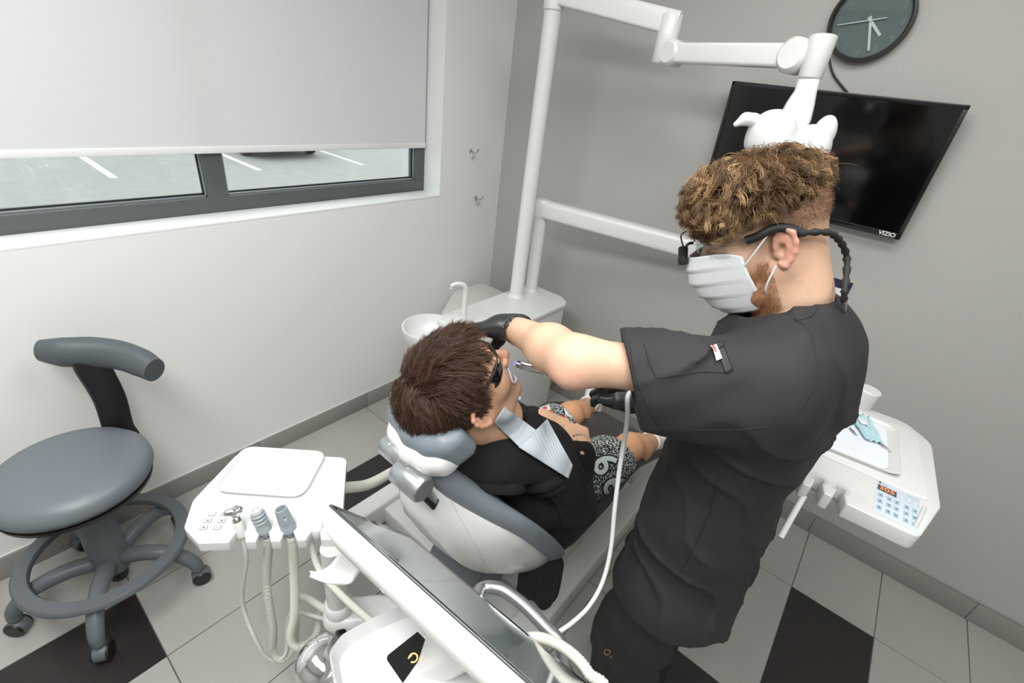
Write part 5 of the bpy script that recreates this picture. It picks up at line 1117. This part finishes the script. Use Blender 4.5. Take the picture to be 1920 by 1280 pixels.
# cheek retractor: a clear plastic ring around the mouth
defmat('retractor', (222, 222, 238), 0.25, var=0.02); defmat('violet', (150, 120, 250), 0.3, emit=(120, 90, 255), estr=0.7)
ring = [PH(0.034 * math.cos(a), 0.093 - 0.018 * math.cos(a) ** 2 + 0.006, -0.070 + 0.020 * math.sin(a)) for a in np.linspace(0, 2 * math.pi, 25)[:-1]]
o = tube('cheek_retractor', 'retractor', ring + ring[:1], 0.0022, None, smooth=False, seg=8); tag(o, 'thin clear plastic retractor ring around the reclining person\'s mouth', 'retractor')
# bracelet
wc = rwr + V3(-0.66, 0.74, 0.0) * 0.022; wf_ = frdir(wc, V3(-0.66, 0.74, 0.0))
t = thing('bracelet', wc, 'beaded metal bracelet on the wrist of the reclining person', 'bracelet')
for k in range(20):
    a = 2 * math.pi * k / 20; c_ = wf_(0.0315 * math.cos(a), 0.0315 * math.sin(a), 0.004); lathe('bead', 'steel', [(0.0004, -0.0042), (0.003, -0.003), (0.0042, 0), (0.003, 0.003), (0.0004, 0.0042)], Fr(c_, (1, 0, 0), ez=(0, 0, 1)), t, seg=10)
# paper bib lying on the chest
trh = bvh([hood, body])
def sheet(name, m, quad, parent, nu=26, nv=26, off=0.006, lift=None, smooth=6):
    a, b_, c, d = [np.array(p, float) for p in quad]; G = np.zeros((nu + 1, nv + 1, 3)); last = None
    for i in range(nu + 1):
        for j in range(nv + 1):
            u, v = i / nu, j / nv; p = (a * (1 - u) + b_ * u) * (1 - v) + (d * (1 - u) + c * u) * v; h = hit(trh, p[0], p[1], off)
            if h is not None: last = h[0]
            G[i, j] = last if last is not None else atz(p[0], p[1], 0.95)
    D = np.linalg.norm(G - CAM, axis=2); raw = D.copy()
    for _ in range(smooth):
        P_ = np.pad(D, 1, mode='edge'); D = np.minimum((P_[:-2, 1:-1] + P_[2:, 1:-1] + P_[1:-1, :-2] + P_[1:-1, 2:]) / 4, raw)
    vs = []
    for i in range(nu + 1):
        for j in range(nv + 1):
            u, v = i / nu, j / nv; p = (a * (1 - u) + b_ * u) * (1 - v) + (d * (1 - u) + c * u) * v; r_ = unit(ray(p[0], p[1])); vs.append(CAM + r_ * (D[i, j] - (lift(u, v) if lift else 0)))
    fs = [(i * (nv + 1) + j, i * (nv + 1) + j + 1, (i + 1) * (nv + 1) + j + 1, (i + 1) * (nv + 1) + j) for i in range(nu) for j in range(nv)]
    o = mk(name, vs, fs, m, parent, sharp=0); md = o.modifiers.new('solid', 'SOLIDIFY'); md.thickness = 0.0007; md.offset = 1; return o
n = MT['bib'].node_tree.nodes; L = MT['bib'].node_tree.links
wv = n.new('ShaderNodeTexWave'); wv.inputs['Scale'].default_value = 75; wv.bands_direction = 'DIAGONAL'; tcx = n.new('ShaderNodeTexCoord'); L.new(tcx.outputs['Object'], wv.inputs['Vector']); bpn = n.new('ShaderNodeBump'); bpn.inputs['Strength'].default_value = 0.35; bpn.inputs['Distance'].default_value = 0.002; L.new(wv.outputs['Fac'], bpn.inputs['Height']); L.new(bpn.outputs[0], n['Principled BSDF'].inputs['Normal'])
t = thing('patient_bib', V3(1.40, -1.33, 0.9), 'pale grey paper bib folded across the chest of the reclining person', 'bib')
sheet('bib_panel', 'bib', [(972, 838), (1026, 785), (1074, 872), (1066, 897)], t, lift=lambda u, v: 0.015 + 0.006 * math.sin(u * 5 + v * 2))
sheet('bib_flap', 'bib', [(926, 792), (945, 762), (1005, 806), (978, 842)], t, lift=lambda u, v: 0.012 + 0.01 * (1 - v) * math.sin(u * 3.1))
# ================================================================ dentist
DH = Fr((1.719, -1.291, 1.540), (-0.320, 0.945, -0.04), ez=(-0.52, -0.14, 0.84))
DN = V3(1.806, -1.272, 1.452)
dls, dle, dlw = V3(1.84, -1.432, 1.348), V3(1.578, -1.623, 1.336), V3(1.368, -1.515, 1.272)
drs, dre, drw = V3(1.775, -1.11, 1.325), V3(1.77, -1.07, 1.10), V3(1.640, -1.288, 1.125)
den = thing('person', (1.83, -1.28, 0), 'standing person in black scrubs and white face mask leaning over the reclining person', 'person')
S1 = SDF(DH.o - 0.22, DH.o + 0.22, 0.0027); headshape(S1, DH)
S1.cone(DH(0, -0.04, -0.035), DN, 0.054, 0.060, k=0.03); S1.cone(DH(0, 0.015, -0.08), DN + V3(-0.02, 0, -0.02), 0.036, 0.05, k=0.03)
S2 = SDF((1.30, -1.75, 0.0), (2.05, -0.95, 1.50), 0.011)
S2.cone(DN, V3(1.84, -1.27, 1.3), 0.06, 0.08, k=0.04).cone(V3(1.84, -1.27, 1.3), V3(1.82, -1.28, 0.95), 0.085, 0.085, k=0.04).cone(dls, drs, 0.05, 0.05, k=0.04).cone(drs, dre, 0.042, 0.036, k=0.02).cone(dre, drw, 0.035, 0.026, k=0.02)
for y_ in (-1.365, -1.19): S2.cone(V3(1.82, y_, 0.88), V3(1.79, y_, 0.48), 0.062, 0.05, k=0.03).cone(V3(1.79, y_, 0.48), V3(1.83, y_, 0.08), 0.055, 0.04, k=0.03).cone(V3(1.85, y_, 0.04), V3(1.69, y_, 0.03), 0.035, 0.03, k=0.02)
S3 = SDF((1.30, -1.76, 1.15), (2.0, -1.30, 1.50), 0.0045)
fdir = unit(dlw - dle)
S3.cone(dls, dle, 0.050, 0.035, k=0.02).cone(dle, dle + fdir * 0.08, 0.033, 0.037, k=0.05).cone(dle + fdir * 0.08, dlw, 0.037, 0.0275, k=0.04)
S3.ell(None, dle + V3(0.010, -0.020, -0.012), (0.018, 0.018, 0.020), k=0.02)
def dcol(v):
    c = np.tile(np.array(lin((208, 170, 144))), (len(v), 1)); q = w2h(DH, v); near = np.linalg.norm(q, axis=1) < 0.2
    beard = sm(-q[:, 2], 0.028, 0.055) * sm(q[:, 1], -0.005, 0.02) * (1 - sm(-q[:, 2], 0.13, 0.15)) * near; c = blend(c, (158, 106, 66), 0.75 * beard)
    fade = near * sm(q[:, 2], -0.055, 0.02) * sm(-q[:, 1], -0.028, 0.02); c = blend(c, (128, 92, 68), 0.75 * fade)
    c = blend(c, (232, 168, 148), 0.6 * near * sm(np.abs(q[:, 0]), 0.072, 0.085)); brow = near * np.exp(-((q[:, 2] - 0.030) / 0.006) ** 2) * sm(q[:, 1], 0.06, 0.075) * (np.abs(q[:, 0]) > 0.01); c = blend(c, (92, 62, 42), 0.85 * brow)
    el = np.exp(-(np.linalg.norm(v - (dle + V3(0.010, -0.03, -0.015)), axis=1) / 0.035) ** 2); c = blend(c, (236, 176, 156), 0.6 * el); return c
dbody = multi('body', 'skin', [S1, S2, S3], den, dcol)
# gloves
G1 = SDF(dlw - 0.22, dlw + 0.16, 0.003)
lt = handshape(G1, dlw + V3(-0.012, -0.004, 0.0), V3(-0.86, -0.20, -0.34), V3(-0.30, 0.2, 0.93), 1, curl=(0.95, 1.0, 1.0, 1.0), g=0.0012, sc=0.92, tdir=V3(-0.35, -0.25, -0.9))
G1.cone(dlw, dlw - fdir * 0.025, 0.0305, 0.0325, k=0.006).cone(dlw - fdir * 0.02, dlw - fdir * 0.08, 0.0305, 0.034, k=0.0, op='s')
G1.build('glove', 'glove', den)
G2 = SDF(drw - 0.22, drw + 0.16, 0.003); rdir = unit(V3(-0.80, -0.45, 0.10))
handshape(G2, drw, rdir, V3(0.2, -0.5, 0.85), -1, curl=(0.75, 0.85, 0.9, 0.95), g=0.0012, tdir=V3(-0.8, -0.2, -0.1)); G2.cone(drw, drw - rdir * 0.05, 0.03, 0.034, k=0.01)
G2.build('glove', 'glove', den)
# tunic
TS = SDF((1.48, -1.68, 0.58), (2.08, -0.90, 1.50), 0.005)
TT = Fr(V3(1.83, -1.27, 1.25), (1, 0, 0), ez=(0, 0, 1))
TS.ell(TT, (0.0, 0.0, 0.0), (0.135, 0.205, 0.22), 0).ell(TT, (0.008, 0.0, 0.06), (0.120, 0.185, 0.13), 0.04).ell(TT, (-0.012, 0, -0.22), (0.128, 0.18, 0.26), 0.06).cone(TT(-0.01, -0.07, -0.35), TT(-0.01, 0.07, -0.35), 0.126, 0.126, k=0.06).cone(TT(0.0, -0.085, -0.56), TT(0.0, 0.085, -0.56), 0.144, 0.144, k=0.08)
TS.cone(dls + V3(0.005, 0, -0.005), drs + V3(0.005, 0, -0.005), 0.056, 0.056, k=0.05).cone(DN + V3(0.055, -0.04, -0.08), dls + V3(0.01, 0, -0.01), 0.038, 0.048, k=0.04).cone(DN + V3(0.055, 0.04, -0.08), drs, 0.038, 0.048, k=0.04)
ae = dls + (dle - dls) * 0.70; ad = unit(dle - dls)
TS.cone(dls, ae + ad * 0.1, 0.070, 0.049, k=0.05).cone(dls + V3(0, 0, -0.05), ae + V3(0, 0, -0.030) + ad * 0.1, 0.082, 0.070, k=0.04)
rae = drs + (dre - drs) * 0.8; TS.cone(drs, rae, 0.085, 0.078, k=0.05)
fold = lambda X, Y, Z: -0.011 * (1 - np.abs(np.sin(21 * (X * 0.7 + Z * 1.3 - Y * 0.45) + 1.9 * np.sin(9 * X + 8 * Y) + 0.8 * np.sin(23 * Z - 11 * X)))) ** 3 * (0.35 + 0.65 * np.sin(8 * Z + 12 * Y + 5 * X) ** 2) + 0.003 * wn((X, Y, Z), 42, 4) + 0.0012 * wn((X, Y, Z), 95, 6)
TS.warp(fold)
hc_ = ae + ad * 0.0
# sleeve hem: remove everything beyond the hem plane near the arm, then hollow the opening
pn = unit(ad + V3(0, 0, -0.36)); TS.rbox(frdir(hc_ + V3(0, 0, -0.02) + pn * 0.13, pn), (0, 0, 0), (0.17, 0.17, 0.13), 0.004, k=0.004, op='s')
TS.cone(hc_ - ad * 0.03 + V3(0, 0, -0.012), hc_ + ad * 0.2 + V3(0, 0, -0.02), 0.050, 0.056, k=0.004, op='s')
TS.cone(DN + V3(-0.03, 0, 0.10), DN + V3(0.005, 0, -0.035), 0.062, 0.066, k=0.008, op='s')
TS.cone(DN + V3(-0.05, -0.04, 0.09), DN + V3(-0.025, -0.035, -0.02), 0.06, 0.055, k=0.02, op='s')
TS.cut(V3(1.83, -1.28, 0.70), unit(V3(0.10, 0.05, -1)))
tunic = TS.build('scrub_top', 'scrub', den, relax=2)
# trousers
PS = SDF((1.55, -1.60, 0.03), (2.05, -1.0, 1.0), 0.008)
PS.cone(V3(1.82, -1.35, 0.90), V3(1.82, -1.20, 0.90), 0.11, 0.11, k=0.03)
for y_ in (-1.385, -1.175): PS.cone(V3(1.825, y_, 0.88), V3(1.79, y_, 0.48), 0.103, 0.096, k=0.05).cone(V3(1.79, y_, 0.48), V3(1.83, y_, 0.07), 0.095, 0.082, k=0.03)
PS.warp(lambda X, Y, Z: 0.006 * np.sin(46 * Z + 9 * X + 7 * Y + 2 * np.sin(14 * Y)) * (0.5 + 0.5 * np.sin(7 * Z + 9 * X)) + 0.002 * wn((X, Y, Z), 50, 8)).cut(V3(1.8, -1.3, 0.06), V3(0, 0, -1)).cut(V3(1.8, -1.3, 0.75), V3(0, 0, 1))
defmat('trouser_cloth', (27, 26, 27), 0.8, var=0.08, bump=0.25, bscale=1500)
trou = PS.build('trousers', 'trouser_cloth', den)
defmat('clog', (40, 40, 42), 0.5)
for y_ in (-1.385, -1.175):
    q = SDF((1.58, y_ - 0.09, -0.01), (1.98, y_ + 0.09, 0.13), 0.006); q.chain([V3(1.87, y_, 0.048), V3(1.78, y_, 0.045), V3(1.68, y_, 0.04)], [0.042, 0.044, 0.04], k=0.02).cut(V3(0, 0, 0.004), V3(0, 0, -1)).build('shoe', 'clog', den)
# seams, pocket and label on the top
tt_ = bvh([tunic])
for pts in ([(1490, 597), (1518, 622), (1530, 670), (1530, 715), (1508, 755), (1490, 780)], [(1440, 800), (1390, 805), (1300, 806)], [(1548, 545), (1537, 560), (1525, 590), (1500, 600)]):
    seam('sleeve_seam', 'scrub_seam', tt_, pts, 0.0012, tunic)
seam('side_seam', 'scrub_seam', tt_, [(1345, 900), (1330, 960), (1305, 1020), (1275, 1075)], 0.0014, tunic)
seam('hem_stitch', 'scrub_seam', tt_, [(1180, 640), (1188, 690), (1205, 745), (1235, 800)], 0.001, tunic)
seam('pocket_stitch', 'scrub_seam', tt_, [(1208, 645), (1217, 680), (1231, 709)], 0.0011, tunic); seam('pocket_stitch', 'scrub_seam', tt_, [(1231, 709), (1270, 703), (1320, 697), (1358, 699)], 0.0011, tunic)
patch('sleeve_strap', 'scrub_strap', tt_, [(1340, 644), (1353, 638), (1374, 694), (1360, 701)], tunic, 4, 12, 0.0025)
patch('strap_loop', 'scrub_strap', tt_, [(1341, 648), (1354, 642), (1357, 651), (1344, 657)], tunic, 4, 4, 0.005)
lb = patch('sleeve_label', 'label_white', tt_, [(1331, 652), (1341, 649), (1352, 674), (1341, 678)], tunic, 4, 8, 0.005); lb2 = patch('label_flag', 'label_red', tt_, [(1331, 652), (1335, 651), (1340, 661), (1335, 663)], tunic, 3, 4, 0.006)
tp_ = bvh([trou])
seam('pocket_seam', 'scrub_seam', tp_, [(1150, 1095), (1165, 1140), (1200, 1175), (1250, 1197)], 0.0013, trou)
for (cx_, cy_), rx_, mt in (((1139, 1222), 5.5, 'gold'), ((1137, 1243), 5, 'scrub_strap')):
    pts = [hit(tp_, cx_ + rx_ * math.cos(a), cy_ + rx_ * 0.9 * math.sin(a), 0.001) for a in np.linspace(0, 2 * math.pi, 17)]
    if all(p is not None for p in pts): tube('leg_emblem', mt, [p[0] for p in pts], 0.0008, trou, smooth=False, seg=6)
h_ = hit(tp_, 1139, 1222, 0.001)
print_text('emblem_letter', 'gold', tp_, 'F', (1143, 1233), (7, 4), (3, -6), trou, 0.001, 1)
# hair: curly mop on top, clipped sides
rng = np.random.default_rng(11)
def keepD(q):
    x, y, z = q.T; return (z > 0.040 + 0.25 * np.clip(-(y + 0.03), 0, 1) * 0 + 0.012 * (y < -0.05)) & (y < 0.082)
mop = SDF(DH.o - 0.22, DH.o + 0.22, 0.0045)
mop.ell(DH, (0, -0.012, 0.072), (0.084, 0.100, 0.066), 0).ell(DH, (0, 0.064, 0.088), (0.064, 0.028, 0.022), 0.03)
mop.warp(lambda X, Y, Z: 0.005 * wn((X, Y, Z), 130, 6) + 0.004 * wn((X, Y, Z), 70, 9)).cut(DH(0, 0.0, 0.030), DH.d(0, -0.10, -1))
hr = mop.build('hair', 'hair_base', den, colour=lambda v: np.tile(np.array(lin((70, 52, 36))), (len(v), 1)))
# wavy locks: guide curves with bundles of strands around each
p_ = rng.normal(size=(4000, 3)); p_ /= np.linalg.norm(p_, axis=1, keepdims=True); er = np.array([0.081, 0.097, 0.063]); q = np.array([0, -0.012, 0.072]) + p_ * er; nn = p_ / er; nn /= np.linalg.norm(nn, axis=1, keepdims=True)
m_ = (q[:, 2] > 0.050 - 0.012 * (q[:, 1] > 0.02) + 0.014 * (q[:, 1] < -0.05)); q, nn = q[m_][:720], nn[m_][:720]; G = len(q); S_ = 9; s = np.linspace(0, 1, S_)[None, :, None]
fwd = np.clip((q[:, 1] + 0.06) / 0.10, 0, 1)[:, None]; sd = np.clip(np.abs(q[:, :1]) / 0.05, 0, 1)
fl = np.concatenate([np.sign(q[:, :1]) * 0.45 * sd + rng.normal(0, 0.28, (G, 1)), 0.95 * fwd - 0.25 * (1 - fwd) + rng.normal(0, 0.25, (G, 1)), -0.06 - 0.22 * sd - 0.5 * (1 - fwd) + rng.normal(0, 0.15, (G, 1))], 1); fl /= np.linalg.norm(fl, axis=1, keepdims=True)
LN = (0.036 + 0.020 * rng.random(G)) * (0.55 + 0.45 * fwd[:, 0]) * (1 - 0.35 * (q[:, 1] > 0.045)) * (0.72 + 0.28 * np.clip((q[:, 2] - 0.045) / 0.04, 0, 1))
base = q[:, None, :] + nn[:, None, :] * (0.001 + 0.011 * np.sin(np.clip(s * 2.3, 0, 2.3))) * (0.7 + 0.6 * rng.random((G, 1, 1))) * (0.6 + 0.4 * fwd[:, :, None]) + fl[:, None, :] * (LN[:, None, None] * s ** 1.25)
e1_ = np.cross(nn, fl); e1_ /= np.linalg.norm(e1_, axis=1, keepdims=True); e2_ = np.cross(fl, e1_)
ph = rng.random((G, 1, 1)) * 6.283; tn = 0.8 + 0.7 * rng.random((G, 1, 1)); amp = 0.0072 * (0.45 + 0.55 * fwd[:, :, None]) * np.clip(s * 1.8, 0, 1) * (0.6 + 0.7 * rng.random((G, 1, 1)))
gd = base + e1_[:, None, :] * amp * np.sin(6.283 * tn * s + ph) + e2_[:, None, :] * amp * np.cos(6.283 * tn * s + ph)
K_ = 26; off = rng.normal(0, 1, (G, K_, 3)); off *= 0.0046 * (0.4 + rng.random((G, K_, 1)))
pth = gd[:, None] + off[:, :, None, :] * (1.15 - 0.9 * s[None]) + rng.normal(0, 0.0007, (G, K_, 1, 3)) * s[None] ** 2 * 4
pth = pth.reshape(-1, S_, 3); N = len(pth)
tone = np.repeat(rng.random((G, 1)), K_, 0) * 0.8 + 0.2 * rng.random((N, 1))
cols = np.array(lin((120, 92, 64)))[None] * (0.5 + 0.7 * tone) + np.array(lin((208, 178, 136)))[None] * 0.55 * np.clip((tone - 0.5) * 2.2, 0, 1)
strands('curls', h2w(DH, pth), 0.00045, 0.00025, cols, hr)
fz = rng.integers(0, G, 160); fy = gd[fz] + nn[fz][:, None, :] * (0.010 * rng.random((160, 1, 1))) * s + rng.normal(0, 0.012, (160, 1, 3)) * s ** 2
strands('flyaway_hair', h2w(DH, fy), 0.0004, 0.0002, np.tile(np.array(lin((150, 112, 74))), (160, 1)), hr)
def keepF(q): x, y, z = q.T; return (z > -0.055) & (z < 0.055) & (y < -0.02 + 0.3 * np.clip(z - 0.01, 0, 0.05)) & (np.abs(x) + np.abs(y) > 0.05)
q, nn = scalp(rng, 4500, keepF); N = len(q); s = np.linspace(0, 1, 3)[None, :, None]; fl = np.array([0, -0.3, -1.0]) + rng.normal(0, 0.3, (N, 3))
pth = q[:, None, :] + (nn[:, None, :] * 0.5 + fl[:, None, :] * 0.7) * (0.0018 + 0.004 * np.clip((q[:, 2] + 0.02) / 0.07, 0, 1))[:, None, None] * s
strands('clipped_hair', h2w(DH, pth), 0.00022, 0.0001, np.array(lin((104, 76, 54))) * (0.6 + 0.7 * rng.random((N, 1))), hr)
# beard along the jaw and fine arm hair, rooted on the skin
tb_ = bvh([dbody]); P0, P1 = [], []
for k in range(2600):
    s_ = rng.choice((-1, 1)); y_, z_ = rng.uniform(0.0, 0.075), rng.uniform(-0.125, -0.03)
    if (z_ > -0.045 and y_ > 0.02) or y_ > 0.036 - 0.1 * max(0, -0.09 - z_): continue
    o_ = DH(s_ * 0.14, y_, z_); h = tb_.ray_cast(Vector(o_), Vector(DH.d(-s_, 0, 0)))
    if h[0] is None or h[3] > 0.12: continue
    P0.append(np.array(h[0])); P1.append(np.array(h[1]))
P0, P1 = np.array(P0), np.array(P1); N = len(P0); s = np.linspace(0, 1, 4)[None, :, None]
dd = P1 * 0.55 + h2wd(DH, np.array([[0, 0.45, -0.8]])) + rng.normal(0, 0.3, (N, 3))
strands('beard', P0[:, None] + dd[:, None] * (0.005 + 0.004 * rng.random((N, 1, 1))) * s, 0.00026, 0.0001, np.array(lin((150, 104, 66))) * (0.6 + 0.8 * rng.random((N, 1))), dbody)
P0, P1 = [], []
for k in range(900):
    u = rng.uniform(-0.25, 0.95); c_ = dle + (dlw - dle) * u if u > 0 else dle + (dls - dle) * (-u); d3 = rng.normal(0, 1, 3); d3 -= fdir * (d3 @ fdir); d3 = unit(d3)
    h = tb_.ray_cast(Vector(c_ + d3 * 0.1), Vector(-d3))
    if h[0] is None: continue
    P0.append(np.array(h[0])); P1.append(np.array(h[1]))
P0, P1 = np.array(P0), np.array(P1); N = len(P0); dd = P1 * 0.5 + fdir * 0.55 + np.array([0, 0, -0.35]) + rng.normal(0, 0.25, (N, 3))
strands('arm_hair', P0[:, None] + dd[:, None] * (0.007 + 0.006 * rng.random((N, 1, 1))) * s, 0.00011, 0.00005, np.array(lin((196, 152, 108))) * (0.7 + 0.6 * rng.random((N, 1))), dbody)
# surgical mask: pleated shell over nose, mouth and chin
vs, fs = [], []; nu, nv = 36, 30
for i in range(nu + 1):
    a = -1.42 + 2.84 * i / nu
    for j in range(nv + 1):
        w = j / nv; z = 0.002 - 0.122 * w - 0.010 * (abs(a) / 1.42) ** 2 * (0.5 - w) * -2
        bulge = 0.030 * math.cos(a) ** 2 * (0.55 + 0.7 * math.sin(math.pi * min(1, w * 0.9 + 0.1)))
        yb = 0.026 + (0.076 + bulge) * math.cos(a) - 0.012 * w * w * 1.6
        pl = 0.0055 * (((w * 4.3) % 1.0) ** 1.6) * max(0, math.cos(a * 1.05))
        edge = (abs(a) / 1.42) ** 4; zc = -0.078; zz = z + (zc - z) * 0.28 * edge
        vs.append(DH((0.0725 - 0.018 * w * w) * math.sin(a), yb + pl, zz))
for i in range(nu):
    for j in range(nv): k = i * (nv + 1) + j; fs.append((k, k + 1, k + nv + 2, k + nv + 1))
mk_ = mk('face_mask', vs, fs, 'mask_white', den, sharp=0); md = mk_.modifiers.new('solid', 'SOLIDIFY'); md.thickness = 0.0018
for s_ in (-1, 1):
    for z0, zr in ((-0.028, 0.014), (-0.100, -0.044)):
        tube('ear_loop', 'mask_white', [DH(s_ * (0.072 if z0 > -0.1 else 0.060), 0.038 if z0 > -0.1 else 0.020, z0), DH(s_ * 0.081, 0.016, z0 * 0.5 + zr * 0.5), DH(s_ * 0.0865, -0.006, zr + (0.0 if z0 > -0.1 else 0.004))], 0.0017, mk_, seg=8)
# magnifier glasses: clear lenses, black padded temples, lamp and retaining cord
gf = tube('safety_glasses', 'clear_plastic', [DH(0.072 * math.sin(a), 0.030 + 0.080 * math.cos(a), 0.024) for a in np.linspace(-1.3, 1.3, 19)], 0.0028, den, smooth=False, seg=8)
for s_ in (-1, 1):
    v_, f_ = lens_grid(DH, s_, 0.030, 0.073, 0.081, 0.002, 0.022, 0.08, 1.2); o = mk('lens', v_, f_, 'clear_plastic', gf, sharp=0); md = o.modifiers.new('solid', 'SOLIDIFY'); md.thickness = 0.002
    tube('side_arm', 'clear_plastic', [DH(s_ * 0.069, 0.060, 0.018), DH(s_ * 0.077, 0.040, 0.015), DH(s_ * 0.080, 0.022, 0.014)], 0.008, gf, seg=8, flat=0.7)
    tube('temple_pad', 'scrub_strap', [DH(s_ * 0.080, 0.026, 0.014), DH(s_ * 0.083, 0.006, 0.016), DH(s_ * 0.0845, -0.016, 0.020), DH(s_ * 0.0845, -0.034, 0.014), DH(s_ * 0.080, -0.052, -0.002)], 0.0076, gf, seg=10)
cp_ = [DH(-0.080, -0.050, -0.001), DH(-0.062, -0.088, -0.018), DH(-0.03, -0.106, -0.048), DH(-0.01, -0.112, -0.085), DN + V3(0.066, -0.035, 0.045), DN + V3(0.074, -0.03, 0.015)]
cc = catmull(cp_, 8); tube('cord', 'rubber', cc, [0.0052 + 0.0014 * math.sin(i * 1.9) for i in range(len(cc))], gf, smooth=False, seg=10)
box('cord_clip', 'steel', (-0.004, -0.006, -0.01), (0.004, 0.006, 0.012), frdir(cp_[-1], cp_[-1] - cp_[-2]), gf, bev=0.001)
lp = DH(-0.012, 0.132, 0.014)
tube('lamp_stem', 'black_plastic', [DH(-0.006, 0.110, 0.025), DH(-0.008, 0.120, 0.026), lp], 0.0028, gf, seg=8)
ld = DH.d(0, 0.30, -0.95); lb_ = lathe('headlight', 'black_plastic', [(0.006, -0.012), (0.0085, -0.010), (0.0085, 0.008), (0.0095, 0.010), (0.0095, 0.02), (0.007, 0.022), (0.0068, 0.016), (0.0004, 0.016)], frdir(lp, ld), gf, seg=20)
for k in range(5): lathe('cooling_fin', 'black_plastic', [(0.0085, 0), (0.0093, 0.0004), (0.0085, 0.0008)], frdir(lp + ld * (-0.009 + k * 0.003), ld), lb_, seg=20)
tube('lamp_wire', 'black_plastic', [lp - ld * 0.012, lp - ld * 0.035 + DH.d(0, 0.004, 0.0), DH(-0.006, 0.108, 0.050), DH(-0.012, 0.098, 0.052)], 0.0014, gf, seg=6)
# ================================================================ curing light held to the mouth, with its cord
tip = PH(0.006, 0.118, -0.066); hold = drw + rdir * 0.075 + V3(0, 0, 0.004); ld = unit(hold - tip)
t = thing('curing_light', hold, 'slim steel and black curing light held at the reclining person\'s mouth', 'curing light')
lathe('light_barrel', 'steel', [(0.004, 0.0), (0.0085, 0.006), (0.0095, 0.02), (0.0095, 0.072), (0.009, 0.074)], frdir(tip, ld), t)
lathe('light_body', 'black_plastic', [(0.0098, 0.074), (0.0112, 0.08), (0.013, 0.13), (0.014, 0.2), (0.013, np.linalg.norm(hold - tip) + 0.05), (0.006, np.linalg.norm(hold - tip) + 0.055)], frdir(tip, ld), t)
lathe('light_tip', 'violet', [(0.0005, -0.001), (0.005, -0.001), (0.0055, 0.003), (0.004, 0.006)], frdir(tip, ld), t)
ce = tip + ld * (np.linalg.norm(hold - tip) + 0.055)
c0 = atd(1178, 744, 0.95)
cpts = [ce, c0 + V3(0, 0, 0.01), atd(1176, 790, 0.94), atd(1163, 870, 0.97), atd(1153, 950, 1.0), atd(1145, 1030, 1.03), atd(1130, 1090, 1.04), atd(1105, 1135, 1.03), atd(1075, 1165, 1.0), atd(1043, 1187, 0.97), atd(1020, 1196, 0.93), atd(990, 1205, 0.9)]
tube('light_cord', 'pvc_white', cpts, 0.0048, t, seg=10, n=8)
finalize()
